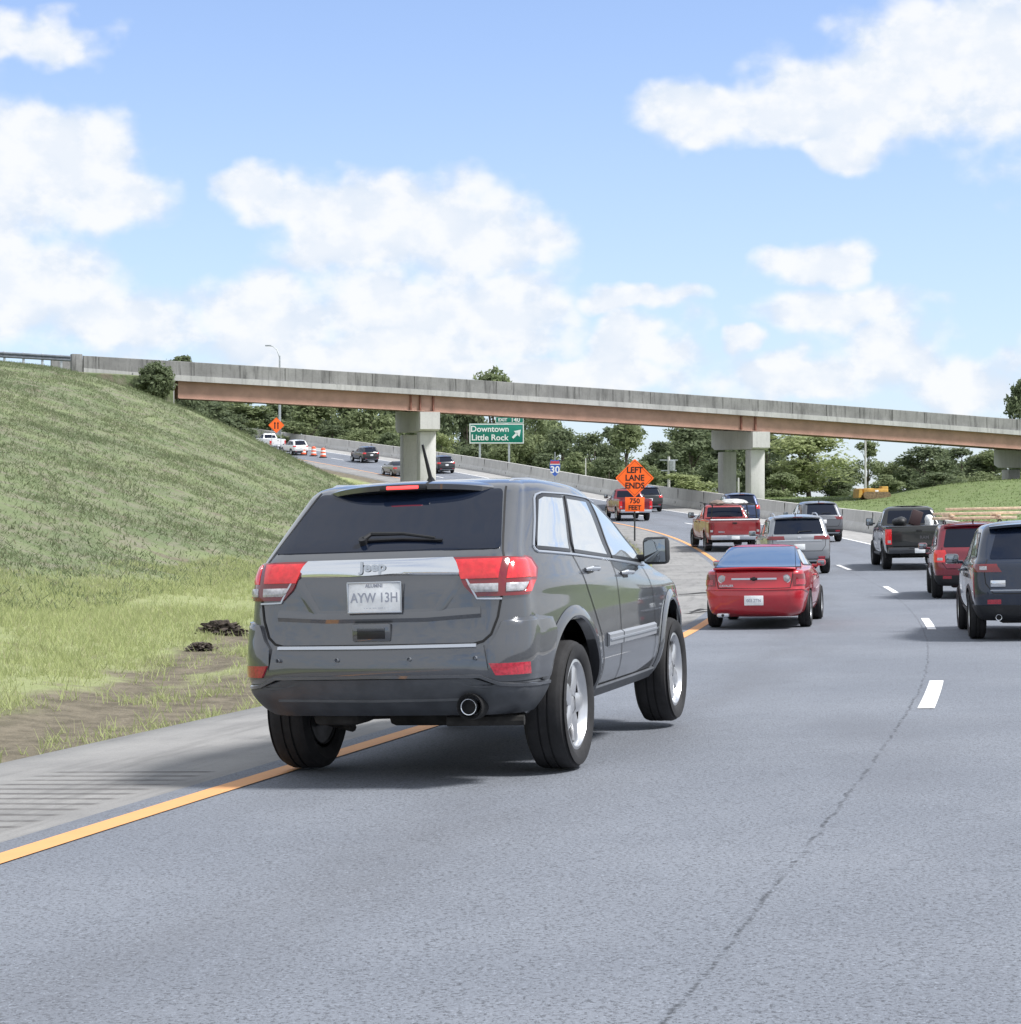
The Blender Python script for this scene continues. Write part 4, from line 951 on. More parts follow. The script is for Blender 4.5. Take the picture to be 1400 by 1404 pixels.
    for ys in o.get('exhausts', ()):
        ex = MB(); ex.lathe([(.034, .04), (.036, 0), (.043, -.004), (.046, .03), (.046, .14)], c=(-.905, ys, .335), axis='X', n=16); e = ex.build('exhaust_pipe', M['chrome'], root)
        ex = MB(); ex.lathe([(0, .05), (.036, .05)], c=(-.905, ys, .335), axis='X', n=14); ex.build('pipe_bore', M['gap'], e)
    an = MB(); an.prism([(.02, .012, 1.662), (-.10, .008, 1.650), (-.05, 0, 1.715), (-.02, 0, 1.715)], (0, -.012, 0), (0, .012, 0)); an.build('roof_fin', M['satin_black'], root)
    for sy in (1, -1): wing_mirror(root, 1.92, sy * .90, 1.11, sy, o.get('mirror_m', body_m), (.11, .20, .15))
    fit_wheels(root, wheel_proto(.345, .235, .225, o.get('rim', M['alloy']), o.get('spokes', 5), False, o.get('double', False)), .345, .235, 2.7, 1.60)
    return root, sk

def saloon(name, label, body_m, o):
    """two- or four-door car with a boot: local size about 4.6 x 1.72 x 1.36"""
    root = empty(name); tag(root, label, 'car', o.get('group'))
    K = [(.20, -.70, 3.30, .70, .28, .4, .02, .15), (.26, -.86, 3.44, .78, .27, .42, .03, .18), (.40, -.955, 3.56, .825, .27, .42, .05, .2), (.54, -.975, 3.58, .848, .27, .42, .06, .2), (.62, -.965, 3.57, .855, .27, .42, .06, .2),
         (.68, -.94, 3.52, .857, .27, .42, .06, .2), (.78, -.915, 3.40, .853, .26, .42, .06, .2), (.86, -.905, 3.05, .842, .25, .42, .06, .2), (.905, -.895, 2.60, .832, .24, .35, .06, .15), (.935, -.87, 2.30, .824, .23, .25, .06, .12), (.955, -.72, 2.16, .812, .22, .25, .06, .12),
         (.975, -.42, 2.05, .795, .20, .25, .05, .12), (1.00, -.28, 1.94, .770, .18, .22, .05, .12), (1.10, -.06, 1.68, .705, .16, .22, .05, .12), (1.20, .17, 1.42, .645, .15, .22, .05, .1), (1.27, .36, 1.20, .60, .15, .2, .05, .1),
         (1.31, .50, 1.04, .555, .15, .2, .05, .1), (1.335, .62, .94, .47, .14, .18, .04, .1), (1.352, .72, .85, .28, .1, .1, .02, .05), (1.356, .76, .80, .05, .02, .02, .005, .01)]
    # the roof is longer than the contours above at its rim
    sk = Skin(K, tr=.07, tf=.10, arches=[(0, .30, .345), (2.62, .30, .345)])
    sk.body().build('body', body_m, root, smooth=50)
    wells(root, sk, depth=.36); underbody(root, -.6, 3.1, .82, .20, .50, 2.62, .30)
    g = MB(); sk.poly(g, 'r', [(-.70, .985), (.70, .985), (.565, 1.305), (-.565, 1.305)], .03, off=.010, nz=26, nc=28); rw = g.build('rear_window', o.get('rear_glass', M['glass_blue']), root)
    f = MB(); sk.strip(f, [('r', y, z) for y, z in ((-.70, .985), (.70, .985), (.565, 1.305), (-.565, 1.305))], prof=[(-.012, .001), (-.008, .012), (.008, .012), (.012, .001)], closed=True, step=.06); f.build('window_seal', M['satin_black'], rw)
    side_windows(root, sk, o.get('wins') or [[(.05, 1.02), (.62, 1.0), (.78, 1.27), (.50, 1.265), (.30, 1.21)], [(.70, 1.0), (1.78, .985), (1.60, 1.09), (1.15, 1.25), (.86, 1.28)]], o.get('side_glass', M['glass_side']))
    ws = MB(); sk.poly(ws, 'f', [(-.68, 1.0), (.68, 1.0), (.54, 1.28), (-.54, 1.28)], .04, off=.004, nz=8, nc=12); ws.build('windshield', M['glass_dark'], root)
    seams(root, sk, [[(.55, .97), (.50, .70), (.52, .38)], [(1.86, .95), (1.90, .70), (1.88, .38)], [(.52, .36), (1.88, .36)]])
    handles(root, sk, [(.72, .84)], o.get('handle', body_m))
    t = MB()
    sk.strip(t, [('r', .62, .925), ('r', .60, .78), ('r', .575, .665), ('r', 0, .655), ('r', -.575, .665), ('r', -.60, .78), ('r', -.62, .925)], .012, .004); t.build('boot_seam', M['gap'], root)
    bs = MB(); sk.strip(bs, [('sl', -.36, .585), ('sl', -.6, .625), ('r', .74, .645), ('r', 0, .640), ('r', -.74, .645), ('sr', -.6, .625), ('sr', -.36, .585)], prof=[(-.02, .002), (-.008, .016), (.006, .016), (.010, .002)], step=.06); bs.build('bumper_edge', body_m, root)
    L = o['lamp']; lamp_pair(root, sk, L[0], L[1], o.get('lamp_m', M['red_dark']), extra=o.get('lamp_extra'))
    for ys in o.get('exhausts', (.48,)):
        ex = MB(); ex.rbox((-.93, ys, .235), (.10, .20, .07), .03); e = ex.build('exhaust_pipe', M['silver_trim'], root)
        ex = MB(); ex.lathe([(0, 0), (.024, 0)], c=(-.9815, ys, .235), axis='X', n=14); ex.build('pipe_bore', M['gap'], e)
    pz = o.get('plate_z', .50); rec = MB(); sk.poly(rec, 'r', [(-.22, pz - .10), (.22, pz - .10), (.235, pz + .10), (-.235, pz + .10)], .03, off=.003, nz=4, nc=8); rec.build('plate_recess', o.get('recess_m', body_m), root)
    plate(root, xr_at(sk, pz) - .012, 0, pz, o.get('plate', ''))
    for sy in (1, -1): wing_mirror(root, 1.72, sy * .765, 1.02, sy, body_m, (.10, .15, .11))
    fit_wheels(root, wheel_proto(.310, .205, .20, o.get('rim', M['alloy']), 5, False), .310, .205, 2.62, 1.48)
    return root, sk

def pickup(name, label, body_m, o):
    """crew pickup: cab and open bed, local size about 5.6 x 1.96 x 1.86"""
    root = empty(name); tag(root, label, 'pickup truck', o.get('group'))
    xb = 1.12
    KC = [(.42, xb, 4.05, .88, .10, .4, .01, .15), (.55, xb, 4.18, .94, .10, .42, .01, .18), (.80, xb, 4.26, .965, .10, .42, .01, .2), (1.02, xb, 4.25, .965, .10, .42, .01, .2), (1.16, xb, 4.14, .955, .10, .42, .01, .2), (1.23, xb, 3.55, .94, .10, .4, .01, .2),
          (1.28, xb + .01, 2.98, .92, .10, .25, .01, .12), (1.34, xb + .03, 2.82, .89, .10, .22, .02, .12), (1.50, xb + .10, 2.52, .83, .12, .22, .03, .12), (1.68, xb + .19, 2.20, .765, .13, .22, .03, .1), (1.76, xb + .25, 2.02, .72, .14, .2, .03, .1), (1.80, xb + .32, 1.9, .66, .14, .2, .03, .1), (1.835, xb + .48, 1.75, .48, .14, .2, .03, .1), (1.85, xb + .58, 1.6, .2, .08, .08, .02, .04), (1.852, xb + .62, 1.55, .05, .02, .02, .004, .01)]
    sk = Skin(KC, tr=.03, tf=.08, arches=[(3.40, .42, .46)])
    KB = [(.50, -1.10, xb - .025, .92, .10, .06, .01, 0.), (.62, -1.14, xb - .02, .955, .09, .05, .012, 0.), (.85, -1.15, xb - .02, .975, .08, .05, .012, 0.), (1.10, -1.15, xb - .02, .972, .08, .05, .012, 0.), (1.22, -1.145, xb - .02, .96, .08, .05, .012, 0.), (1.265, -1.13, xb - .02, .945, .08, .05, .012, 0.)]
    sb = Skin(KB, tr=.012, tf=.0, arches=[(0, .42, .46)], exp=2.6)
    sk.body().build('cab', body_m, root, smooth=50)
    bb = sb.body(cap=False)
    # bed: rails, inner walls, floor
    for sy in (1, -1): bb.rbox(((xb - 1.15) / 2, sy * .90, 1.262), (xb + 1.10, .11, .035), .012); bb.box(((xb - 1.15) / 2, sy * .86, 1.0), (xb + 1.05, .012, .50))
    bb.rbox((xb - .06, 0, 1.262), (.06, 1.75, .035), .012); bb.rbox((-1.10, 0, 1.264), (.07, 1.72, .034), .012); bb.box((-1.065, 0, 1.0), (.012, 1.7, .5)); bb.box(((xb - 1.1) / 2, 0, .76), (xb + 1.0, 1.7, .02))
    bed = bb.build('bed', body_m, root, smooth=40)
    for k_ in (sk, sb): wells(root, k_, depth=.44)
    underbody(root, -.95, 3.9, .88, .40, .66, 3.4, .40)
    tg = MB(); sb.poly(tg, 'r', [(-.765, .70), (.765, .70), (.765, 1.235), (-.765, 1.235)], .02, off=.012, nz=8, nc=16, bulge=.006); tgo = tg.build('tailgate', body_m, root)
    hm = MB(); xt = xr_at(sb, 1.15); hm.rbox((xt - .018, 0, 1.150), (.022, .17, .06), .008); hm.build('tailgate_handle', M['satin_black'], tgo)
    if o.get('word'):
        w_ = MB(); yy, zz, sz = o['word'][1:]; put_text(w_, o['word'][0], sz, (xr_at(sb, zz) - .022, yy, zz), (0, -1, 0), (0, 0, 1), .003); w_.build('lettering', o.get('word_m', M['silver_trim']), tgo, smooth=0, recalc=False)
    bm_ = MB(); bm_.rbox((-1.24, 0, .585), (.16, 1.82, .19), .04); bm_.rbox((-1.26, 0, .66), (.14, .62, .04), .01); bmo = bm_.build('rear_bumper', o.get('bumper_m', M['chrome']), root)
    plate(root, -1.325, 0, .575, '', size=(.30, .14))
    lamp_pair(root, sb, [('r', .79, o.get('lz', (.72, 1.16))[0]), ('r', .79, o.get('lz', (.72, 1.16))[1])], [('s', -1.0, o.get('lz', (.72, 1.16))[0]), ('s', -1.0, o.get('lz', (.72, 1.16))[1])], o.get('lamp_m', M['red_lens']), off=.012, nc=8, extra=[('reversing_lens', [('r', .815, .80), ('r', .815, .88)], [('r', .91, .80), ('r', .91, .88)], M['lens_white'])])
    g = MB(); sk.poly(g, 'r', [(-.70, 1.32), (.70, 1.32), (.63, 1.71), (-.63, 1.71)], .05, off=.005, nz=8, nc=14); g.build('rear_window', o.get('rear_glass', M['glass_dark']), root)
    side_windows(root, sk, [[(1.24, 1.34), (1.95, 1.31), (1.92, 1.715), (1.42, 1.715)], [(2.05, 1.305), (2.78, 1.29), (2.62, 1.42), (2.28, 1.68), (2.05, 1.71)]], o.get('side_glass', M['glass_side']))
    ws = MB(); sk.poly(ws, 'f', [(-.72, 1.33), (.72, 1.33), (.62, 1.72), (-.62, 1.72)], .04, off=.005, nz=8, nc=12); ws.build('windshield', M['glass_dark'], root)
    seams(root, sk, [[(2.0, 1.29), (2.0, .58)], [(2.86, 1.26), (2.86, .58)], [(1.2, .56), (2.86, .56)]]); handles(root, sk, [(1.40, 1.14), (2.20, 1.12)], o.get('handle', M['satin_black']))
    for s_, sd_ in ((sk, 0), (sb, 0)):
        for sd in ('sr', 'sl'):
            f = MB(); s_.strip(f, s_.arch_path(sd, 0, .01, -8, 188, 24), prof=[(-.02, -.04), (-.02, .012), (.03, .014), (.05, .002)] if sd == 'sl' else [(-.05, .002), (-.03, .014), (.02, .012), (.02, -.04)], step=.1); f.build('fender_flare', o.get('flare_m', body_m), root)
    for sy in (1, -1):
        wing_mirror(root, 2.72, sy * .95, 1.36, sy, o.get('mirror_m', M['black']), (.12, .22, .24))
        st = MB(); st.tube([(1.2, sy * .90, .42), (2.9, sy * .90, .42)], .045, 6); st.build('side_step', M['black'], root)
    fit_wheels(root, wheel_proto(.40, .27, .235, o.get('rim', M['alloy']), 6, False), .40, .27, 3.40, 1.68)
    return root, sk, sb

P_RED = paint('deep red paint', (.44, .012, .026), .12, .30, .04)
P_RED2 = paint('faded red paint', (.28, .022, .026), .10, .40, .10)
P_MAROON = paint('dark red metallic paint', (.20, .012, .028), .35, .30, .05)
P_SILVER = paint('silver paint', (.27, .285, .31), .6, .34, .05)
P_STEEL = paint('steel grey paint', (.10, .108, .125), .6, .34, .05)
P_NAVY = paint('navy blue paint', (.004, .013, .036), .35, .28, .04)
P_BLACK = paint('black paint', (.012, .013, .015), .2, .25, .05)
P_BLACKG = paint('dark green-black paint', (.010, .012, .012), .2, .28, .05)
P_WHITE = paint('white paint', (.74, .75, .76), .0, .35, .04)
P_TAN = paint('grey beige paint', (.17, .165, .155), .5, .35, .06)
P_CHAR = paint('charcoal paint', (.030, .034, .042), .4, .30, .05)
P_BLUE = paint('dark blue paint', (.02, .04, .11), .4, .3, .05)

# ---- red two-door car ahead in the left lane
car, sk = saloon('car', 'red two-door car with round white lamps on its boot, ahead in the left lane', P_RED,
    dict(lamp=([('r', .625, .70), ('r', .625, .80), ('r', .625, .885)], [('s', -.60, .70), ('s', -.50, .80), ('s', -.56, .885)]), plate='003 ZTN', plate_z=.47, exhausts=(.50,), recess_m=P_RED,
         lamp_extra=[('brake_lens', [('r', .66, .715), ('r', .66, .80)], [('s', -.66, .715), ('s', -.60, .80)], M['reflector'])]))
sp = MB(); rows = []
for i in range(21):
    v = -1 + i / 10; y = v * .66; c = .10 * abs(v)**4
    rows.append([(-.62 + c, y, .960), (-.80 + c, y, 1.005 - .012 * v * v), (-.915 + c, y, 1.008 - .02 * v * v), (-.925 + c, y, .990 - .02 * v * v), (-.86 + c, y, .950)])
sp.grid(rows); sp.build('boot_spoiler', P_RED, car)
st = MB(); sk.band(st, [('r', .36, .800), ('r', .36, .828)], [('r', -.36, .800), ('r', -.36, .828)], off=.010, nz=3, nc=16); sto = st.build('boot_trim', M['silver_trim'], car)
em = MB(); em.rbox((xr_at(sk, .814) - .014, 0, .814), (.012, .115, .038), .008); em.rbox((xr_at(sk, .814) - .014, 0, .814), (.010, .050, .062), .008); em.build('emblem', M['satin_black'], sto)
for sy in (1, -1):
    p = sk.P(.812, sk.loc('r', sy * .515, .812)); l_ = MB(); l_.lathe([(0, -.016), (.04, -.014), (.056, -.004), (.06, .02)], c=tuple(p), axis='X', n=24); lo2 = l_.build('reversing_light', M['lens_white'], car)
    l_ = MB(); l_.lathe([(.058, -.006), (.066, -.008), (.070, .02)], c=tuple(p), axis='X', n=24); l_.build('lamp_ring', M['chrome'], lo2)
wd = MB(); put_text(wd, 'CAVALIER', .05, (xr_at(sk, .70) + .008, .44, .705), (0, -1, 0), (0, 0, 1), .002); wd.build('lettering', M['silver_trim'], car, smooth=0, recalc=False)
an = MB(); an.tube([(-.55, -.64, .96), (-.60, -.64, 1.35)], .004, 5); an.build('antenna', M['satin_black'], car)
place(car, 33.0, 1.02, rad(2.5))

# ---- silver SUV in front of the red car
c, sk = wagon('suv', 'silver SUV with roof rails, just beyond the red two-door car', P_SILVER, dict(lamp=([('r', .40, .975), ('r', .42, 1.065)], [('s', -.52, .975), ('s', -.46, 1.075)]), lamp_m=M['red_dark'], rails=M['silver_trim'], box=1.2, rake=-.25, gw=(.70, .60), gz=(1.13, 1.545),
    strip=(.945, .965, .62, M['chrome']), skid=True, clad=.44, flare_m=M['black'], plate='', plate_z=.78, badge=(0, 1.03, .10, .07), double=True, spoiler=.12))
place(c, 59.0, 1.98, rad(-3), (1.08, 1.06, 1.06))
# ---- red pickup with a loaded rack
c, sk, sb = pickup('pickup_truck', 'red pickup truck with a white bed rail and a load on its rack, left lane', P_RED2, dict(word=('SIERRA', .50, .80, .075), bumper_m=M['silver_trim'], lamp_m=M['red_dark'], rear_glass=M['glass_dark'], rim=M['alloy_dark'], flare_m=P_RED2))
rk = MB()
for x in (-1.0, .95):
    for sy in (1, -1): rk.tube([(x, sy * .86, 1.27), (x, sy * .80, 1.86)], .022, 6)
    rk.tube([(x, .86, 1.86), (x, -.86, 1.86)], .022, 6)
for sy in (1, -1): rk.tube([(-1.1, sy * .80, 1.87), (2.2, sy * .80, 1.90)], .022, 6)
rk.build('ladder_rack', M['black'], c)
wr = MB(); wr.rbox((-1.125, 0, 1.285), (.10, 1.80, .05), .02); wr.build('bed_cap_rail', M['plate'], c)
place(c, 76.5, 1.15, rad(-4), (.98, 1.04, .97))
RED_PICKUP = c
# ---- dark blue car beside the red pickup
c, sk = wagon('suv', 'dark blue SUV mostly hidden behind the red pickup', P_BLUE, dict(lamp=([('r', .62, .95), ('r', .60, 1.10)], [('s', -.55, .95), ('s', -.50, 1.12)]), box=1.1, clad=.5, plate='', badge=(0, 1.02, .1, .06)))
place(c, 98., 4.7, rad(0), (1.0, 1.02, 1.10))
# ---- grey-black SUV in the right lane, far
c, sk = wagon('suv', 'dark grey SUV with a chrome tailgate strip, right lane beside the concrete barrier', P_STEEL, dict(lamp=([('r', .60, .94), ('r', .50, 1.03)], [('s', -.48, .94), ('s', -.44, 1.06)]), lamp_m=M['red_dark'], strip=(.985, 1.005, .55, M['chrome']), skid=True, clad=.55, box=.7, plate='', plate_z=.86, gw=(.64, .54)))
place(c, 83.0, 5.65, rad(-2), (1.0, 1.02, 1.03))
# ---- black pickup, right lane
c, sk, sb = pickup('pickup_truck', 'black pickup truck carrying a tilted dark panel in its bed', P_BLACKG, dict(word=('RAM', -.15, .95, .13), word_m=M['alloy_dark'], bumper_m=P_CHAR, rim=M['alloy_dark'], flare_m=M['black'], lz=(.76, 1.20)))
rb_ = MB(); rb_.rbox((1.62, 0, 1.835), (.03, .30, .035), .01); rb_.build('cab_brake_light', M['lens_white'], c)
tc = MB(); tc.rbox((-.05, 0, 1.275), (2.1, 1.72, .03), .01); tc.build('bed_cover', M['satin_black'], c)
place(c, 61.0, 5.75, rad(1), (1.0, 1.03, 1.04))
BLACK_PICKUP = c
# ---- red SUV with timber on its roof
c, sk = wagon('suv', 'dark red SUV carrying wooden boards on its roof, right lane', P_MAROON, dict(lamp=([('r', .66, .80), ('r', .60, .92), ('r', .64, 1.05)], [('s', -.66, .80), ('s', -.56, .95), ('s', -.60, 1.06)]), lamp_m=M['red_lens'], rails=M['black'], box=1.5, rake=-.35, gw=(.68, .60), gz=(1.12, 1.52), plate='', plate_z=.86, plate_m=mat('dark plate', (.10, .14, .15), .4),
    badge=(0, 1.06, .16, .025), lamp_extra=[('reversing_lens', [('r', .70, .84), ('r', .70, .90)], [('s', -.76, .84), ('s', -.76, .90)], M['lens_white'])], spokes=6))
place(c, 43.6, 5.25, rad(2), (.98, .985, .985))
RED_SUV = c
# ---- navy crossover at the right edge
c, sk = wagon('suv', 'navy blue SUV cut off by the right edge of the photo', P_NAVY, dict(lamp=([('r', .44, .985), ('r', .50, .955), ('r', .56, 1.045)][1:], [('s', -.55, .955), ('s', -.46, 1.065)]), lamp_m=M['red_dark'], lamp_extra=[('reversing_lens', [('r', .70, .985), ('r', .70, 1.035)], [('r', .79, .985), ('r', .79, 1.035)], M['lens_white'])],
    box=.75, rake=.15, gw=(.66, .52), gz=(1.13, 1.53), clad=.50, refl=.52, plate='', exhausts=(.56, -.56), spoiler=.14, badge=(.56, .80, .20, .09), strip=(.70, .712, .66, M['silver_trim'])))
place(c, 29.2, 5.12, rad(-1.5), (1.0, 1.0, 1.0))
# ---- vehicles on the far part of the curve
far = [('wagon', 'black SUV behind the orange lane-ends sign', P_BLACK, 126.5, 5.5, {}),
       ('pickup', 'dark red pickup partly hidden by the orange lane-ends sign', P_MAROON, 113., 1.6, {}),
       ('saloon', 'dark car low beside the barrier above the big SUV roof', P_CHAR, 146., 3.6, {}),
       ('wagon', 'small dark hatchback to the right of the near bridge pier', P_CHAR, 183.5, 5.8, {}),
       ('saloon', 'grey beige car half hidden by the near bridge pier', P_TAN, 182., .9, {}),
       ('wagon', 'black SUV to the left of the near bridge pier', P_BLACK, 202., 4.7, {}),
       ('wagon', 'white SUV beside the three orange barrels', P_WHITE, 217., 2.5, {}),
       ('pickup', 'white pickup half hidden behind the grassy slope', P_WHITE, 226., 3.2, {})]
LB = dict(lamp=([('r', .60, .94), ('r', .58, 1.06)], [('s', -.55, .94), ('s', -.50, 1.08)]), side_glass=M['glass_dark'], skid=True, box=1.)
LS = dict(lamp=([('r', .50, .72), ('r', .50, .86)], [('s', -.60, .72), ('s', -.56, .87)]), lamp_m=M['red_lens'], side_glass=M['glass_dark'], rear_glass=M['glass_dark'],
          wins=[[(.02, 1.02), (.60, 1.0), (.72, 1.27), (.48, 1.262), (.28, 1.20)], [(.70, 1.0), (1.78, .985), (1.60, 1.09), (1.15, 1.25), (.82, 1.28)]])
for kind, lab, pm, s_, t_, ex in far:
    if kind == 'wagon': c = wagon('suv', lab, pm, dict(LB, **ex))[0]
    elif kind == 'saloon': c = saloon('car', lab, pm, dict(LS, **ex))[0]
    else: c = pickup('pickup_truck', lab, pm, dict(dict(side_glass=M['glass_dark'], bumper_m=M['silver_trim']), **ex))[0]
    place(c, s_, t_, 0.)

# ---- loads
WOODM = mat('raw pine boards', (.74, .58, .42), .7, noise=(14, .22))
def on_car(root, p): return root.matrix_world @ Vector(p)
bpy.context.view_layer.update()
def put_on(o, root, p, rz=0., rx=0., ry=0.):
    o.matrix_world = root.matrix_world.copy() @ Matrix.Translation(p) @ Matrix.Rotation(rz, 4, 'Z') @ Matrix.Rotation(ry, 4, 'Y') @ Matrix.Rotation(rx, 4, 'X')
boards = [((-.15, -.05, 1.745), 0.02, 1.75, 'rearmost board of the lowest layer on the red SUV roof'), ((.75, .0, 1.745), -.03, 1.70, 'forward board of the lowest layer on the red SUV roof'),
          ((-.10, -.20, 1.845), .05, 1.85, 'rear board of the middle layer on the red SUV roof'), ((.50, .04, 1.845), -.02, 1.60, 'forward board of the middle layer on the red SUV roof'),
          ((.20, -.32, 1.945), .03, 1.80, 'highest board of the stack on the red SUV roof')]
for p, a, L_, lab in boards:
    b_ = MB(); b_.rbox((0, 0, 0), (.13, L_, .06), .006); o = b_.build('wooden_board', WOODM); put_on(o, RED_SUV, p, a); tag(o, 'pale wooden board laid crosswise, ' + lab, 'board', 'wooden boards on the red SUV roof')
for k, (x, y, z, lab) in enumerate(((.25, .52, 1.795, 'left'), (.25, -.50, 1.795, 'right'))):
    b_ = MB(); b_.rbox((0, 0, 0), (1.25, .07, .045), .006); o = b_.build('wooden_batten', WOODM); put_on(o, RED_SUV, (x, y, z), .12 - .06 * k); tag(o, f'{lab} wooden batten lying lengthwise between the boards on the red SUV roof', 'batten', 'wooden battens on the red SUV roof')
b_ = MB(); b_.rbox((0, 0, .0), (.10, .34, .46), .02); o = b_.build('tilted_sheet', mat('dark red vinyl', (.030, .010, .013), .5)); put_on(o, BLACK_PICKUP, (-.2, -.02, 1.50), .2, .35, .1); tag(o, 'dark reddish panel propped up in the black pickup bed', 'panel')
def lumpy(name, m, d, seed, label, cat, root, p, rz=0, sub=3, jag=0.):
    bm = bmesh.new(); bmesh.ops.create_icosphere(bm, subdivisions=sub, radius=.5); r = np.random.default_rng(seed); ph = r.uniform(0, 6, 6)
    for v in bm.verts:
        c = v.co.copy(); f = 1 + .14 * math.sin(5 * c.x + ph[0]) + .12 * math.sin(6 * c.y + ph[1]) + .10 * math.sin(7 * c.z + ph[2]) + .05 * math.sin(17 * c.x + 11 * c.y + ph[3]) + jag * (r.random() - .5)
        v.co = Vector((c.x * d[0] * f, c.y * d[1] * f, (c.z if c.z > -.25 else -.25) * d[2] * f))
    mb = MB(); bm.verts.index_update(); mb.add([v.co for v in bm.verts], [[v.index for v in f.verts] for f in bm.faces]); bm.free()
    o = mb.build(name, m); tag(o, label, cat)
    if root is not None: put_on(o, root, p, rz)
    else: o.location = p; o.rotation_euler = (0, 0, rz)
    return o
lumpy('white_sack', M['plate'], (.35, .30, .35), 3, 'small white sack in the black pickup bed beside the tilted panel', 'sack', BLACK_PICKUP, (-.15, -.42, 1.37))
lumpy('dark_bag', M['black'], (.5, .45, .35), 4, 'black bag in the left corner of the black pickup bed', 'bag', BLACK_PICKUP, (-.4, .48, 1.37))
lumpy('tarp_bundle', mat('grey tarpaulin', (.42, .42, .41), .7, noise=(5, .3)), (1.5, 1.0, .30), 5, 'pale grey tarpaulin bundle tied on top of the red pickup rack', 'tarp', RED_PICKUP, (-.2, -.12, 1.97))
lumpy('load_bundle', mat('brown load', (.17, .13, .11), .8, noise=(6, .4)), (1.3, .55, .22), 6, 'brown bundle on the left side of the red pickup rack', 'bundle', RED_PICKUP, (-.3, .55, 1.945))
# ================================================================ barrier, bridge, embankment furniture
def concrete(name, c0, c1, stain=.5, vert=True):
    m, N, b = new_mat(name); gp = N.n('ShaderNodeNewGeometry').outputs['Position']; x, y, z = N.sep(gp)
    big = N.noise(gp, .5, 5, .65); fine = N.noise(gp, 9, 5, .7); col = N.mix(N.ramp(big, .3, .7), c0, c1)
    streak = N.noise(N.comb(N.m('MULTIPLY', x, 2.2), N.m('MULTIPLY', y, 2.2), N.m('MULTIPLY', z, .22 if vert else 2.)), 1.4, 6, .7)
    col = N.mix(N.ramp(streak, .46, .74, 0., stain), col, tuple(c * .38 for c in c0))
    col = N.mix(N.ramp(fine, .3, .5, .25, 0.), col, tuple(c * .55 for c in c0))
    N.put(b.inputs['Base Color'], col); b.inputs['Roughness'].default_value = .9; b.inputs['Specular IOR Level'].default_value = .25
    bn = N.n('ShaderNodeBump'); bn.inputs['Strength'].default_value = .35; bn.inputs['Distance'].default_value = .02; N.put(bn.inputs['Height'], fine); N.put(b.inputs['Normal'], bn.outputs[0])
    return m
M['conc_parapet'] = concrete('weathered parapet concrete', (.19, .19, .19), (.28, .28, .278), .9)
M['conc_ledge'] = concrete('pale deck edge concrete', (.38, .38, .38), (.48, .48, .475), .5)
M['conc_pier'] = concrete('pier concrete', (.54, .535, .53), (.62, .615, .605), .22)
M['conc_barrier'] = concrete('barrier concrete', (.50, .49, .475), (.60, .59, .57), .3)
M['girder'] = mat('faded red brown girder paint', (.40, .250, .195), .6, noise=(1.2, .12))
M['joint'] = mat('joint filler', (.09, .088, .085), .9)
M['rust'] = mat('rusty girder joint', (.20, .085, .06), .7)
M['galv'] = mat('galvanised steel', (.42, .45, .48), .45, .6, noise=(8, .15))
M['dusty'] = mat('dusty track steel', (.20, .14, .08), .8, noise=(6, .4))
M['rail'] = mat('weathered rail steel', (.16, .18, .21), .5, .4, noise=(4, .2))
M['post_dark'] = mat('dark steel post', (.05, .055, .06), .5, .3)

# ---- concrete barrier along the outside of the curve, with its own joints
bar = MB(); ss = np.concatenate([np.arange(-30, 60, 3.), np.arange(60, 300, 1.5), np.arange(300, 420, 4.)])
prof = [(0, -.12), (.0, .08), (.10, .30), (.22, .42), (.29, 1.0), (.30, 1.0), (.46, 1.0), (.56, .4), (.58, -.5)]
rows = []
for s_ in ss:
    H_ = .98 + .22 * float(sstep(s_, 95, 140)); rows.append([tuple(RP(s_, WALL_T - .05 + a, 0) + Vector((0, 0, b * (H_ if b > .5 else 1)))) for a, b in prof])
bar.grid(rows); barrier = tag(bar.build('concrete_barrier', M['conc_barrier'], smooth=30), 'long pale concrete barrier following the outside of the curve', 'barrier')
jt = MB()
for s_ in np.arange(62, 300, 6.1):
    H_ = .98 + .22 * float(sstep(s_, 95, 140)); h_ = heading(s_)
    for z0, z1, a in ((.05, .30, .05), (.42, H_ - .03, .255)): p = RP(s_, WALL_T - .05 + a - .012, (z0 + z1) / 2); jt.box(p, (.03, .03, z1 - z0), -h_)
jt.build('barrier_joint', M['under'], barrier)

# ---- the overpass; k runs along its near face, L across it
BD = Vector((56.5, 28.0, 0)); BDn = BD.normalized(); BP = Vector((-BDn.y, BDn.x, 0)); BL = BD.length
def deck_top(k): return 10.45 - 1.46 * k - .56 * k * k if k > -.05 else 10.45 + .073 - (k + .05) * 1.35
def BR(k, L=0., z=0.): return Vector((-19.5, 112, 0)) + BD * k + BP * L + Vector((0, 0, z))
bridge = empty('overpass_bridge', BR(.25, 3, 0)); tag(bridge, 'road bridge with red brown girders and weathered concrete parapet crossing over the highway', 'bridge')
bridge.location = (0, 0, 0)
K0_, K1_ = -.085, 1.75
def sweepk(mb, prof, k0, k1, n=60, kk=None):
    rows = []
    for i in range(n + 1):
        k = k0 + (k1 - k0) * i / n; rows.append([tuple(BR(k, L, deck_top(k) + z + .06 * L)) for L, z in prof])
    mb.grid(rows, kk, close=True); mb.add(rows[0], [tuple(range(len(prof)))], kk); mb.add(rows[-1], [tuple(range(len(prof)))], kk); return mb
WD = 8.2
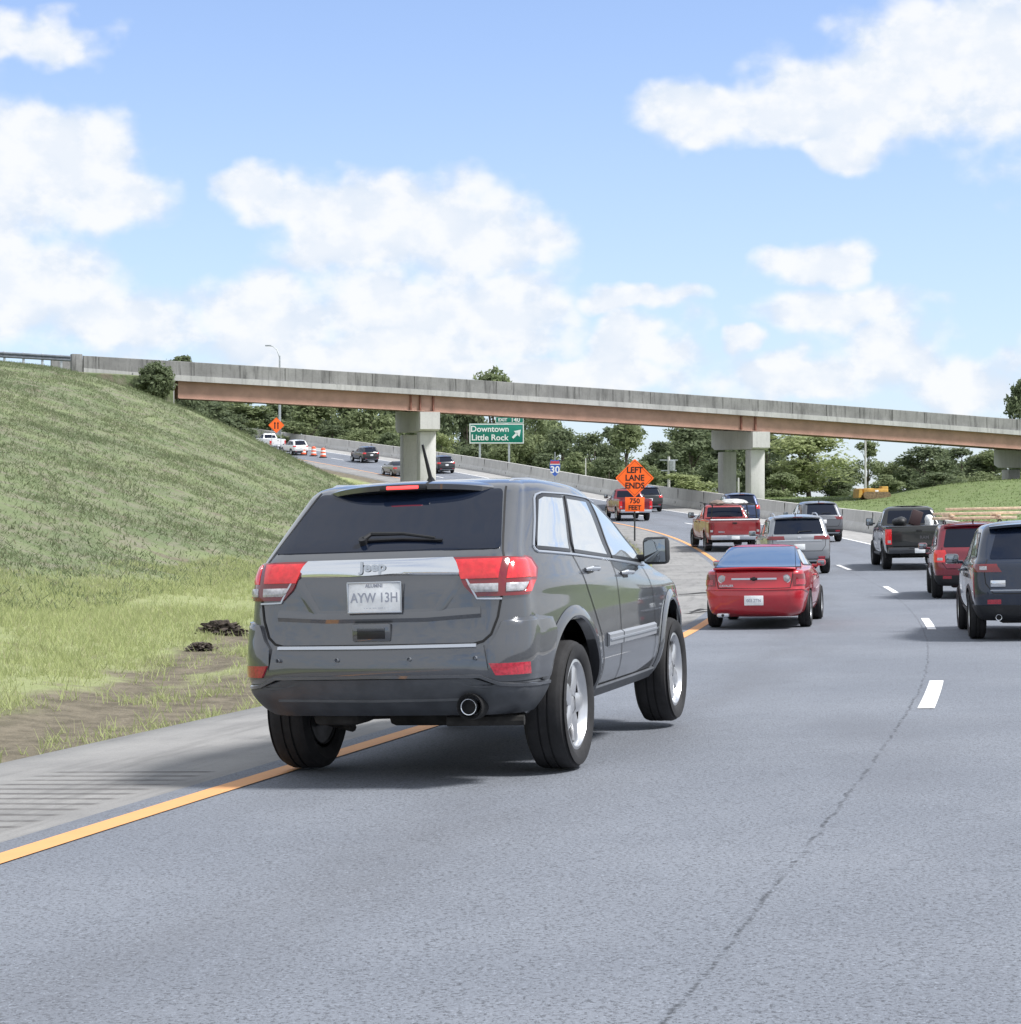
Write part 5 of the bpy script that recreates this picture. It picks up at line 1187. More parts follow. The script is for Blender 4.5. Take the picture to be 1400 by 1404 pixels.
for L0, sg in ((0, 1), (WD, -1)):
    p_ = MB(); sweepk(p_, [(L0, -.80), (L0 + sg * .01, -.02), (L0 + sg * .03, 0), (L0 + sg * .24, 0), (L0 + sg * .28, -.80)], K0_, K1_)
    for i in range(0, 42):
        k = K0_ + .014 + i * .0445; p_.box(BR(k, L0 - sg * .004, deck_top(k) - .40 + .06 * L0), (.022, .022, .76), math.atan2(BD.y, BD.x), k=1)
    p_.build('parapet', [M['conc_parapet'], M['joint']], bridge)
d_ = MB(); sweepk(d_, [(-.10, -1.14), (-.10, -.805), (WD + .10, -.805), (WD + .10, -1.14), (WD - .6, -1.12), (.6, -1.12)], K0_ + .045, K1_); d_.build('deck', M['conc_ledge'], bridge)
for gi, L in enumerate((.32, 2.75, 5.3, 7.8)):
    g_ = MB(); zt, zb = -1.142, -2.16
    sweepk(g_, [(L - .20, zb), (L - .20, zb + .035), (L - .012, zb + .04), (L - .012, zt - .035), (L - .16, zt - .03), (L - .16, zt), (L + .16, zt), (L + .16, zt - .03), (L + .012, zt - .035), (L + .012, zb + .04), (L + .20, zb + .035), (L + .20, zb)], .004, K1_); go = g_.build('girder', M['girder'], bridge)
    if gi == 0:
        for k in (.238, .248, .262, .622, .640, 1.02, 1.04): sf = MB(); sf.box(BR(k, L - .085, deck_top(k) - 1.64), (.10, .14, .93), math.atan2(BD.y, BD.x)); sf.build('stiffener', M['rust'], go)
ang = math.atan2(BD.y, BD.x)
PA = Vector((-.252, .968, 0)); PN = Vector((.968, .252, 0)); pang = math.atan2(PN.y, PN.x)
def PQ(kp, L, z=0.): return BR(kp) + PA * L + Vector((0, 0, z))
for kp in (.256, .643, 1.05, 1.46):
    pr_ = MB(); ct = deck_top(kp) - 2.185; c0 = BR(kp, 0, 0)
    # cap: hammer-head beam tapering at its ends
    pc = [(-.30, ct), (-.30, ct - 1.06), (.05, ct - 1.16), (7.0, ct - 1.00), (7.6, ct - .75), (7.6, ct + .42)]
    fr = [PQ(kp, L, z) for L, z in pc]; pr_.prism(fr, tuple(-PN * .62), tuple(PN * .62)); cap = pr_.build('pier_cap', M['conc_pier'], bridge, smooth=0)
    for L in (.85, 6.1):
        q = PQ(kp, L); gz_ = ground_at(q.x, q.y); cl = MB(); cl.rbox((q.x, q.y, (gz_ - .6 + ct - 1.17) / 2), (1.02, 1.05, ct - 1.17 - gz_ + .6), .06, pang); cl.build('pier_column', M['conc_pier'], cap, smooth=30)
    bs = MB()
    for L in (.4, 3.1, 5.9): q = PQ(kp, L, ct + .03 + .055 * L); bs.rbox(q, (.5, .45, .07), .01, ang)
    bs.build('bearing_pad', M['under'], cap)
# abutment with wing wall on the left bank
ab = MB(); zt = deck_top(0) - 1.145
ab.box(BR(-.010, WD / 2, (zt + 4.6) / 2), (1.1, WD - .1, zt - 4.6), ang)
fr = [BR(-.001, 0, 0) + Vector((0, 0, 4.8)), BR(-.001, 0, zt + .3), BR(-.085, 0, deck_top(-.085) - .70), BR(-.085, 0, 8.2), BR(-.05, 0, 6.2)]
ab.prism(fr, tuple(BP * -.02), tuple(BP * .38)); ab.build('abutment', M['conc_ledge'], bridge, smooth=0)
q = MB(); q.rbox(BR(-.091, .16, deck_top(-.091) - .55), (.62, .40, 1.25), .04, ang); q.build('end_block', M['conc_parapet'], bridge)
# approach embankment behind the left bank crest carrying the bridge road
ap = MB(); rows = []
for i in range(30):
    k = -.005 - i * .08; z = deck_top(k) - .92; rows.append([tuple(BR(k, L, z + dz)) for L, dz in ((-.9, -3.2), (-.55, -.12), (.1, 0), (WD, 0), (WD + 6, -3.5))])
ap.grid(rows); tag(ap.build('approach_bank', M['ground'], smooth=0), kind='structure')

# ---- steel guard rail on the approach
gr = empty('guard_rail'); tag(gr, 'steel guard rail on posts along the top of the left embankment', 'guard rail')
rl = MB(); rows = []
for i in range(40):
    k = -.097 - i * .03; rows.append([tuple(BR(k, L, deck_top(k) + z)) for L, z in ((.02, -.38), (-.05, -.33), (-.05, -.28), (.02, -.24), (.02, -.19), (-.05, -.15), (-.05, -.10), (.02, -.05))])
rl.grid(rows); rl.build('rail', M['rail'], gr, smooth=50)
for i in range(44):
    k = -.105 - i * .0168; pm = MB(); pm.rbox(BR(k, .09, deck_top(k) - .62), (.12, .14, 1.2), .01, ang); pm.build('post', M['galv'], gr)

# ---- signs
def face_cam_rot(p, extra=0.):  return math.atan2(-p[0], p[1]) * .55 + extra
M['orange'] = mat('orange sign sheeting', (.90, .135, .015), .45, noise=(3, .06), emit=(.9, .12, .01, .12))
M['green_sign'] = mat('green sign sheeting', (.0, .19, .135), .45, noise=(2, .08))
M['sign_white'] = mat('white sign lettering', (.80, .82, .82), .5)
M['sign_black'] = mat('black sign lettering', (.012, .012, .012), .5)
M['shield_blue'] = mat('blue shield sheeting', (.05, .13, .48), .45); M['shield_red'] = mat('red shield sheeting', (.52, .06, .08), .45)
def rot_group(root, p, rz): root.location = p; root.rotation_euler = (0, 0, rz)
# lane-ends diamond and distance plate on one post
x_, y_ = 5.42, 84.0; gz_ = ground_at(x_, y_)
sg = empty('construction_sign'); tag(sg, 'orange diamond sign reading LEFT LANE ENDS over a 750 FEET plate', 'road sign')
def diamond(root, name, c, half, m, words, size, edge=True):
    b_ = MB(); r = .06; pts = []
    for k in range(4):
        a = math.pi / 2 * k; n0 = Vector((math.sin(a), 0, math.cos(a)));
        for j in (-1, 0, 1): a2 = math.pi / 2 * k + j * .045; d = half * (1 - .02 * abs(j) - (.012 if j == 0 else 0)); pts.append(Vector(c) + Vector((math.sin(a2) * d, 0, math.cos(a2) * d)))
    b_.prism(pts, (0, -.006, 0), (0, .006, 0)); o = b_.build(name, m, root, smooth=0)
    t = MB()
    for w, dz in words: put_text(t, w, size, (c[0], c[1] - .010, c[2] + dz), (1, 0, 0), (0, 0, 1), .012, wide=.95)
    if edge:
        for k in range(4):
            a, b2 = math.pi / 2 * k, math.pi / 2 * (k + 1); A = Vector((math.sin(a), 0, math.cos(a))) * half * .92; B = Vector((math.sin(b2), 0, math.cos(b2))) * half * .92; A2, B2 = A * .975, B * .975; o_ = Vector(c) + Vector((0, -.009, 0)); t.add([A + o_, B + o_, B2 + o_, A2 + o_], [(0, 1, 2, 3)])
    if t.v: t.build('lettering', M['sign_black'], o, smooth=0, recalc=False)
    return o
py_z = lambda py, Y: 1.54 + (705 - py) / 2640 * Y
cz = py_z(655.5, 84.); diamond(sg, 'sign_face', (0, 0, cz - gz_), .83, M['orange'], (('LEFT', .34), ('LANE', 0.0), ('ENDS', -.34)), .36)
pz = py_z(691.5, 84.) - gz_; b_ = MB(); b_.rbox((.0, -.002, pz), (.84, .012, .62), .006); o = b_.build('distance_plate', M['orange'], sg)
t = MB(); put_text(t, '750', .30, (0, -.012, pz + .14), (1, 0, 0), (0, 0, 1), .010); put_text(t, 'FEET', .27, (0, -.012, pz - .15), (1, 0, 0), (0, 0, 1), .010); t.build('lettering', M['sign_black'], o, smooth=0, recalc=False)
b_ = MB(); b_.rbox((0, .05, (cz - gz_) / 2 + .2), (.07, .06, cz - gz_ + .6), .01); b_.build('post', M['post_dark'], sg)
rot_group(sg, (x_, y_, gz_), rad(-2))
# second orange diamond far left, on two legs, with two black arrows
def at_px(px, Y): return (px - 700) / 2640 * Y
Y = 214.; x_ = at_px(379, Y); gz_ = float(road_z(*st_of(x_, Y))); sg = empty('construction_sign'); tag(sg, 'small orange diamond sign with two black arrows on twin legs, above the white SUVs', 'road sign')
cz = py_z(583, Y) - gz_; o = diamond(sg, 'sign_face', (0, 0, cz), .86, M['orange'], (), .3)
t = MB()
for dx_ in (-.17, .17): t.add([(dx_ - .07, -.012, cz - .42), (dx_ + .07, -.012, cz - .42), (dx_ + .07, -.012, cz + .18), (dx_ - .07, -.012, cz + .18)], [(0, 1, 2, 3)]); t.add([(dx_ - .13, -.012, cz + .18), (dx_ + .13, -.012, cz + .18), (dx_, -.012, cz + .42)], [(0, 1, 2)])
t.build('arrow_symbol', M['sign_black'], o, smooth=0, recalc=False)
for dx_ in (-.5, .5): b_ = MB(); b_.tube([(dx_, .03, 0), (dx_, .03, cz)], .035, 6); b_.build('leg', M['galv'], sg)
rot_group(sg, (x_, Y, gz_), rad(5))
# exit sign on two posts behind the barrier
Y = 203.; x_ = at_px(681, Y); gz_ = ground_at(x_, Y); sg = empty('exit_sign'); tag(sg, 'large green exit sign reading Downtown Little Rock behind the barrier', 'road sign')
wz = lambda py: py_z(py, Y) - gz_; ppm = 2640 / Y; w_, h_ = 75 / ppm, 27.5 / ppm; cz = wz(594.5)
b_ = MB(); b_.rbox((0, 0, cz), (w_, .06, h_), .028); o = b_.build('sign_panel', M['green_sign'], sg)
t = MB()
def frame(t, cx, cz, w, h, th, y):
    for c, d in (((cx, y, cz + h / 2 - th / 2), (w, .01, th)), ((cx, y, cz - h / 2 + th / 2), (w, .01, th)), ((cx - w / 2 + th / 2, y, cz), (th, .01, h - 2 * th)), ((cx + w / 2 - th / 2, y, cz), (th, .01, h - 2 * th))): t.box(c, d)
frame(t, 0, cz, w_ - .04, h_ - .04, .10, -.036)
put_text(t, 'Downtown', .88, (-.72, -.045, cz + .46), (1, 0, 0), (0, 0, 1), .016); put_text(t, 'Little Rock', .88, (-.72, -.045, cz - .44), (1, 0, 0), (0, 0, 1), .016)
ax, az_ = 2.12, cz - .02; u_ = Vector((.707, 0, .707)); v_ = Vector((-.707, 0, .707)); c_ = Vector((ax, -.045, az_))
t.add([c_ - u_ * .62 - v_ * .12, c_ - u_ * .62 + v_ * .12, c_ + u_ * .1 + v_ * .12, c_ + u_ * .1 - v_ * .12], [(0, 1, 2, 3)]); t.add([c_ + u_ * .62, c_ + v_ * .42 - u_ * .02, c_ - v_ * .42 - u_ * .02], [(0, 1, 2)])
t.build('lettering', M['sign_white'], o, smooth=0, recalc=False)
w2, h2 = 39 / ppm, 9.5 / ppm; cz2 = cz + h_ / 2 + h2 / 2 + .02; cx2 = w_ / 2 - w2 / 2 - .03
b_ = MB(); b_.rbox((cx2, 0, cz2), (w2, .05, h2), .02); o2 = b_.build('exit_tab', M['green_sign'], sg); t = MB(); frame(t, cx2, cz2, w2 - .03, h2 - .03, .06, -.030)
put_text(t, 'EXIT', .46, (cx2 - .72, -.04, cz2), (1, 0, 0), (0, 0, 1), .012); put_text(t, '140', .66, (cx2 + .62, -.04, cz2), (1, 0, 0), (0, 0, 1), .012); t.build('lettering', M['sign_white'], o2, smooth=0, recalc=False)
for dx_ in (at_px(658, Y) - x_, at_px(698, Y) - x_): b_ = MB(); b_.rbox((dx_, .09, cz / 2 - .5), (.22, .12, cz + 1.9), .01); b_.build('post', M['galv'], sg)
rot_group(sg, (x_, Y, gz_), rad(1.5))
# interstate shield on a thin post by the barrier
Y = 158.; x_ = at_px(761, Y); s_, t_ = st_of(x_, Y); gz_ = ground_at(x_, Y); sg = empty('highway_shield'); tag(sg, 'small blue and red highway shield numbered 30 on a thin post before the barrier', 'road sign')
cz = py_z(641.5, Y) - gz_; ppm = 2640 / Y; hw, hh = 7.2 / ppm, 11.5 / ppm
sh = [(-.80, 1.0), (-.35, .88), (0, .96), (.35, .88), (.80, 1.0), (1.0, .45), (.98, -.05), (.78, -.5), (.4, -.82), (0, -1.0), (-.4, -.82), (-.78, -.5), (-.98, -.05), (-1.0, .45)]
b_ = MB(); b_.prism([(x * hw, 0, cz + z * hh) for x, z in sh], (0, -.012, 0), (0, .012, 0)); o = b_.build('sign_face', M['shield_blue'], sg, smooth=0)
t = MB(); t.k = 0; t.add([(x * hw * .92, -.018, cz + z * hh) for x, z in ((-.86, .86), (-.35, .78), (0, .85), (.35, .78), (.86, .86), (1.0, .48), (-1.0, .48))], [tuple(range(7))]); t.add([(x * hw * .97, -.018, cz + z * hh) for x, z in ((-1.0, .47), (1.0, .47), (1.0, .38), (-1.0, .38))], [(0, 1, 2, 3)], 1)
put_text(t, '30', hh * 1.15, (0, -.02, cz - hh * .25), (1, 0, 0), (0, 0, 1), .02, k=1); t.build('lettering', [M['shield_red'], M['sign_white']], o, smooth=0, recalc=False)
b_ = MB(); b_.tube([(0, .05, -.3), (0, .05, cz + hh * 1.9)], .045, 6); b_.build('post', M['galv'], sg); rot_group(sg, (x_, Y, gz_), rad(2))

# ---- orange and white barrels closing the outer lane
M['barrel_o'] = mat('orange barrel plastic', (.85, .12, .04), .45); M['barrel_w'] = mat('white barrel band', (.8, .8, .78), .5)
def barrel():
    r0 = empty('traffic_barrel'); b_ = MB()
    b_.lathe([(0, 1.0), (.10, 1.0), (.12, .97), (.20, .95), (.22, .90)], axis='Z', n=18, k=0)
    zs = [.90, .76, .60, .44, .28, .12]; rs = [.22, .235, .25, .265, .28, .295]
    for i in range(5): b_.lathe([(rs[i], zs[i]), (rs[i + 1], zs[i + 1])], axis='Z', n=18, k=i % 2)
    bo = b_.build('drum', [M['barrel_o'], M['barrel_w']], r0)
    b_ = MB(); b_.lathe([(0, 0), (.42, 0), (.42, .07), (.30, .12), (0, .12)], axis='Z', n=18); b_.build('base', M['black'], r0); return r0
b0 = barrel()
for i, (px, py, Y, lab) in enumerate(((416, 624, 211., 'orange and white striped barrel nearest the white SUV'), (430, 624.5, 209.5, 'middle orange and white striped barrel of the row of three'), (443, 626, 207., 'orange and white striped barrel closest to the black SUV by the pier'))):
    o = b0 if i == 0 else copy_tree(b0); x_ = at_px(px, Y); s_, t_ = st_of(x_, Y); o.location = (x_, Y, float(road_z(s_, t_))); o.scale = (1.05, 1.05, 1.05); tag(o, lab, 'traffic barrel', 'traffic barrels closing the outer lane')

# ---- poles
def lamp_post(px, Y, top_py, arm_dx, label):
    x_ = at_px(px, Y); gz_ = ground_at(x_, Y); r0 = empty('street_lamp', (x_, Y, gz_)); tag(r0, label, 'street lamp'); zt = py_z(top_py, Y) - gz_
    p_ = MB(); p_.tube([(0, 0, -.3), (0, 0, zt * .6), (0, 0, zt - 1.2)], [.19, .14, .09], 8); p_.build('pole', M['galv'], r0)
    a_ = MB(); a_.tube([(0, 0, zt - 1.4), (arm_dx * .25, 0, zt - .5), (arm_dx * .6, 0, zt - .1), (arm_dx, 0, zt)], [.08, .07, .06, .05], 6); a_.build('arm', M['galv'], r0)
    h_ = MB(); h_.rbox((arm_dx * 1.1, 0, zt + .02), (.75, .3, .16), .05); h_.build('lamp_head', M['galv'], r0)
lamp_post(383.5, 232., 474, -1.25, 'tall street lamp with a curved arm rising behind the bridge at left')
def util_pole(px, Y, top_py, label, arms=True, r=.13, m=None):
    x_ = at_px(px, Y); gz_ = ground_at(x_, Y); r0 = empty('utility_pole', (x_, Y, gz_)); tag(r0, label, 'utility pole'); zt = py_z(top_py, Y) - gz_
    p_ = MB(); p_.tube([(0, 0, -.3), (0, 0, zt)], [r, r * .8], 7); p_.build('pole', m or M['conc_pier'], r0)
    if arms:
        for f, w in ((.90, 1.5), (.62, 1.3)): c_ = MB(); c_.rbox((0, 0, zt * f), (w, .09, .11), .01); c_.build('cross_arm', m or M['galv'], r0)
        c_ = MB(); c_.lathe([(0, -.45), (.24, -.42), (.26, .4), (0, .45)], c=(.28, -.1, zt * .76), axis='Z', n=10); c_.build('transformer', M['galv'], r0)
util_pole(917, 160, 626, 'pale utility pole with cross arms and a transformer before the dark trees')
util_pole(1008, 172, 628, 'thin pale pole standing between the two columns of the middle pier', False, .10)
util_pole(1012.5, 168, 655, 'short white post between the two columns of the middle pier', False, .09)
util_pole(803, 176, 628, 'thin grey post just behind the barrier left of the orange sign', False, .06)
util_pole(1186.5, 186, 602, 'bare pale pole rising behind the yellow bulldozer', False, .12)

# ---- yellow bulldozer on the mound
Y = 135.5; x_ = at_px(1199, Y); gz_ = ground_at(x_, Y)
bz = empty('bulldozer', (x_, Y, gz_ - .06), rad(8)); bz.scale = (.78, .78, .78); tag(bz, 'yellow bulldozer parked on the grass mound under the bridge', 'bulldozer')
YP = mat('dusty yellow machine paint', (.52, .30, .06), .55, noise=(3, .25))
b_ = MB(); b_.rbox((0, 0, .70), (2.3, 1.0, .50), .08); b_.rbox((.85, 0, 1.0), (.6, .9, .30), .06); b_.rbox((-.55, 0, .88), (.8, .85, .2), .05); b_.build('body', YP, bz)
b_ = MB(); b_.prism([(-1.75, -.85, .1), (-1.55, -.85, .15), (-1.38, -.85, .55), (-1.50, -.85, .95), (-1.68, -.85, .9)], (0, 0, 0), (0, 1.7, 0)); b_.tube([(-1.45, -.4, .4), (-.6, -.5, .45)], .06, 6); b_.tube([(-1.45, .4, .4), (-.6, .5, .45)], .06, 6); b_.build('blade', YP, bz)
for sy in (-1, 1):
    b_ = MB(); pts = [(-.95 + .32 * math.cos(t), sy * .6, .34 + .32 * math.sin(t)) for t in np.linspace(math.pi / 2, 3 * math.pi / 2, 8)] + [(.95 + .32 * math.cos(t), sy * .6, .34 + .32 * math.sin(t)) for t in np.linspace(-math.pi / 2, math.pi / 2, 8)]
    b_.prism(pts, (0, -.2, 0), (0, .2, 0)); b_.build('track', M['dusty'], bz)
b_ = MB(); b_.tube([(.1, .2, .9), (.1, .2, 1.25)], .05, 6); b_.build('exhaust_pipe', M['under'], bz)
b_ = MB(); b_.rbox((.05, -.506, .70), (.32, .012, .22), .005); b_.build('side_panel', M['sign_white'], bz)

# ---- torn-up dark clod in the verge and scraps on the shoulder
p = (at_px(300, 27.5), 27.5); g_ = ground_at(*p)
soil = mat('dark torn soil', (.06, .048, .040), .95, noise=(18, .6), bump=(14, .9, .05))
lumpy('soil_clod', soil, (.66, .42, .24), 11, 'dark clump of torn soil lying in the pale grass beside the big SUV', 'soil clump', None, (p[0], p[1], g_ + .03), .3, 4, .7)
lumpy('soil_clod', soil, (.35, .25, .14), 12, 'smaller dark soil clump in front of the larger one in the grass', 'soil clump', None, (p[0] + .12, p[1] - 2.2, ground_at(p[0] + .12, p[1] - 2.2) + .02), .9, 4, .8)
for i, (s_, t_, L_, lab) in enumerate(((46.5, -.75, .55, 'black strip of shed tyre rubber on the pale shoulder left of the red car'), (38.4, -.42, .5, 'thin black rubber scrap on the shoulder near the yellow line'))):
    b_ = MB(); n = 9; rows = []
    for j in range(n):
        f = j / (n - 1); rows.append([(L_ * (f - .5) * 2, -.07 + .03 * math.sin(f * 7), .012 + .05 * math.sin(f * math.pi) ** 2 * (f)), (L_ * (f - .5) * 2, .0, .03 + .07 * math.sin(f * math.pi) ** 2 * f), (L_ * (f - .5) * 2, .08 + .03 * math.cos(f * 6), .012 + .05 * math.sin(f * math.pi) ** 2 * f)])
    b_.grid(rows); o = b_.build('rubber_scrap', M['tyre']); o.location = RP(s_, t_, .006); o.rotation_euler = (0, 0, -heading(s_) + .25 + i); tag(o, lab, 'rubber scrap')

# ================================================================ trees and shrubs
def leaf_mat(name, c0, c1, c2):
    m, N, b = new_mat(name); g = N.n('ShaderNodeNewGeometry'); rnd = g.outputs['Random Per Island']; oi = N.n('ShaderNodeObjectInfo').outputs['Random']
    co = N.n('ShaderNodeTexCoord').outputs['Object']; cl = N.noise(co, .45, 3, .6)
    col = N.mix(rnd, c0, c1); col = N.mix(N.ramp(cl, .45, .7, 0., .6), col, c2); col = N.mix(N.m('MULTIPLY', oi, .3), col, c1)
    N.put(b.inputs['Base Color'], col); b.inputs['Roughness'].default_value = .65; b.inputs['Specular IOR Level'].default_value = .25
    tr = N.n('ShaderNodeBsdfTranslucent'); N.put(tr.inputs[0], col); mx = N.n('ShaderNodeMixShader'); mx.inputs[0].default_value = .42
    N.t.links.new(b.outputs[0], mx.inputs[1]); N.t.links.new(tr.outputs[0], mx.inputs[2]); N.t.links.new(mx.outputs[0], N.t.nodes['Material Output'].inputs[0]); return m
LEAF = {'dark': leaf_mat('dark foliage', (.110, .142, .085), (.185, .225, .122), (.155, .195, .105)), 'mid': leaf_mat('mid green foliage', (.150, .190, .098), (.240, .285, .145), (.26, .295, .155)), 'light': leaf_mat('pale green foliage', (.24, .285, .13), (.34, .39, .19), (.36, .385, .19))}
BARK = mat('bark', (.13, .11, .09), .9, noise=(5, .35))
def tree_mesh(seed, h=10., r=4., base=.18, lobes=16, leaves=6500, leaf=.27, kind='mid', open_=.5):
    """unit tree: returns (crown mesh, trunk mesh)"""
    g = np.random.default_rng(seed); zc0, zc1 = h * base, h
    cen = []
    for i in range(lobes):
        f = g.random(); z = zc0 + (zc1 - zc0) * (.10 + .82 * f); q = math.sin(math.pi * min(1, (.14 + .80 * f))) ** .7; a = g.uniform(0, 2 * math.pi); rr = r * q * g.uniform(.25, .82); cen.append((rr * math.cos(a), rr * math.sin(a), z, r * g.uniform(.24, .46) * (.65 + .5 * q)))
    cen.append((0, 0, h * .9, r * .3)); cen = np.array(cen); P = []; Nn = []
    per = leaves // len(cen)
    for c in cen:
        v = g.normal(size=(per, 3)); v /= np.linalg.norm(v, axis=1, keepdims=True); rad_ = g.random((per, 1)) ** .38 * (1 + .22 * g.normal(size=(per, 1)).clip(-1.4, 1.6) * .6)
        w = 1 + .35 * np.sin(4 * v[:, :1] + seed) * np.sin(5 * v[:, 2:] + c[0]); P.append(c[:3] + v * rad_ * c[3] * w * np.array([1, 1, .78])); Nn.append(v)
    P = np.concatenate(P); Nn = np.concatenate(Nn); keep = g.random(len(P)) < (1 - open_ * .5 * (np.sin(P[:, 0] * 1.9 + seed) * np.sin(P[:, 2] * 1.7) > .25)); P, Nn = P[keep], Nn[keep]; n = len(P)
    nv = Nn * .6 + g.normal(size=(n, 3)) * .6 + np.array([0, 0, .35]); nv /= np.linalg.norm(nv, axis=1, keepdims=True); a = np.cross(nv, g.normal(size=(n, 3))); a /= np.linalg.norm(a, axis=1, keepdims=True); b = np.cross(nv, a)
    sz = leaf * g.uniform(.55, 1.35, (n, 1)); V = np.stack([P - a * sz, P - b * sz * .45, P + a * sz, P + b * sz * .45], 1).reshape(-1, 3); F = np.arange(len(V)).reshape(-1, 4)
    o = mesh_np('crown', V, F, LEAF[kind], smooth=False); cm = o.data; bpy.data.objects.remove(o)
    mb = MB(); tw = .028 * h; mb.tube([(0, 0, -.4), (tw * .3, 0, h * base), (0, tw * .4, h * .5), (tw * .3, 0, h * .82)], [tw, tw * .75, tw * .45, tw * .12], 7)
    for c in cen[:9]: mb.tube([(0, 0, c[2] * .55), (c[0] * .5, c[1] * .5, c[2] * .80), tuple(c[:3])], [tw * .35, tw * .2, tw * .05], 5)
    t_ = mb.build('trunk', BARK); tm = t_.data; bpy.data.objects.remove(t_); return cm, tm
PROTO = {('dark', i): tree_mesh(20 + i, kind='dark', r=(3.8, 4.6)[i % 2], base=.03) for i in range(3)}
PROTO.update({('mid', i): tree_mesh(40 + i, kind='mid', r=(4.2, 3.6)[i % 2], base=.04) for i in range(3)})
PROTO.update({('light', i): tree_mesh(60 + i, kind='light', r=(4.6, 4.0)[i % 2], base=.03) for i in range(2)})
PROTO[('bush', 0)] = tree_mesh(91, kind='dark', r=5.2, base=-.06, lobes=22, leaves=5200, leaf=.55, open_=.3)
PROTO[('open', 0)] = tree_mesh(81, kind='mid', r=3.4, base=.2, lobes=13, leaves=2600, open_=1.2)
def tree(px, Y, top, wpx, kind, i, label, group='trees beyond the highway', z_off=0., name='tree', cat='tree'):
    """stand a tree at view bearing px and distance Y so that its top reaches the given height"""
    x_ = at_px(px, Y); gz_ = ground_at(x_, Y) + z_off; H_ = py_z(top, Y) - gz_; r_ = wpx * 1.22 / 2 / 2640 * Y
    cm, tm = PROTO[(kind, i % (3 if kind in ('dark', 'mid') else 2 if kind == 'light' else 1))]; root = empty(name, (x_, Y, gz_), random.uniform(0, 6.28)); tag(root, label, cat, group)
    k = r_ / 4.1
    for nm, me in (('crown', cm), ('trunk', tm)):
        o = bpy.data.objects.new(nm, me); COL.objects.link(o); o.parent = root
    root.scale = (k, k, H_ / 10.); return root
TREES = [ # px, distance, top row, width px, kind, variant, label
 (250, 250, 486, 84, 'dark', 0, 'dark tree whose crown peeks above the bridge parapet at far left'),
 (292, 238, 553, 70, 'dark', 1, 'dark leafy tree beside the abutment, leftmost under the bridge'),
 (335, 246, 545, 80, 'mid', 0, 'green tree under the bridge between the abutment and the street lamp'),
 (378, 250, 548, 80, 'dark', 2, 'dark tree right behind the small orange diamond sign'),
 (428, 244, 542, 90, 'mid', 1, 'green tree behind the three striped barrels'),
 (470, 252, 540, 80, 'dark', 0, 'dark tree behind the black SUV near the pier'),
 (508, 236, 548, 84, 'mid', 2, 'green tree just left of the near bridge pier'),
 (552, 246, 545, 80, 'dark', 1, 'dark tree behind the near bridge pier'),
 (600, 222, 556, 70, 'dark', 2, 'dark tree between the near pier and the green exit sign'),
 (640, 226, 540, 76, 'dark', 0, 'dark tall tree at the left edge of the green exit sign'),
 (676, 238, 504, 88, 'mid', 1, 'tall green tree rising above the bridge over the green exit sign'),
 (735, 216, 562, 72, 'mid', 0, 'green tree right of the green exit sign'),
 (712, 208, 590, 60, 'mid', 2, 'low green tree below the right edge of the exit sign'),
 (772, 208, 588, 74, 'dark', 1, 'dark low tree behind the blue highway shield'),
 (815, 200, 592, 72, 'dark', 2, 'dark bushy tree left of the orange lane-ends sign'),
 (858, 196, 576, 76, 'mid', 1, 'green tree directly behind the orange lane-ends sign'),
 (905, 188, 604, 60, 'dark', 0, 'small dark tree behind the utility pole with cross arms'),
 (948, 186, 585, 92, 'dark', 1, 'broad dark tree left of the middle bridge pier'),
 (1000, 196, 588, 70, 'dark', 2, 'dark tree seen between the columns of the middle pier'),
 (1050, 196, 590, 66, 'dark', 0, 'dark tree just right of the middle bridge pier'),
 (1108, 182, 596, 118, 'light', 0, 'large round pale green tree right of the middle bridge pier'),
 (1150, 196, 628, 60, 'mid', 0, 'low green tree between the pale round tree and the bare pole'),
 (1190, 198, 602, 62, 'open', 0, 'sparse airy tree around the bare pale pole'),
 (1226, 200, 632, 60, 'mid', 2, 'low green tree right of the bulldozer'),
 (1268, 196, 612, 80, 'dark', 1, 'dark bushy tree left of centre on the mound, below the bridge'),
 (1318, 200, 612, 84, 'dark', 2, 'dark tree behind the mound between two dark neighbours'),
 (1362, 198, 616, 74, 'mid', 1, 'green tree left of the far right bridge pier'),
 (1404, 210, 516, 74, 'dark', 0, 'tall dark tree rising above the bridge at the right edge'),
 (1440, 205, 560, 90, 'dark', 1, 'dark tree beyond the right edge behind the far pier'),
]
for px, Y, top, w_, kd, i, lab in TREES: tree(px, Y, top, w_, kd, i, lab)
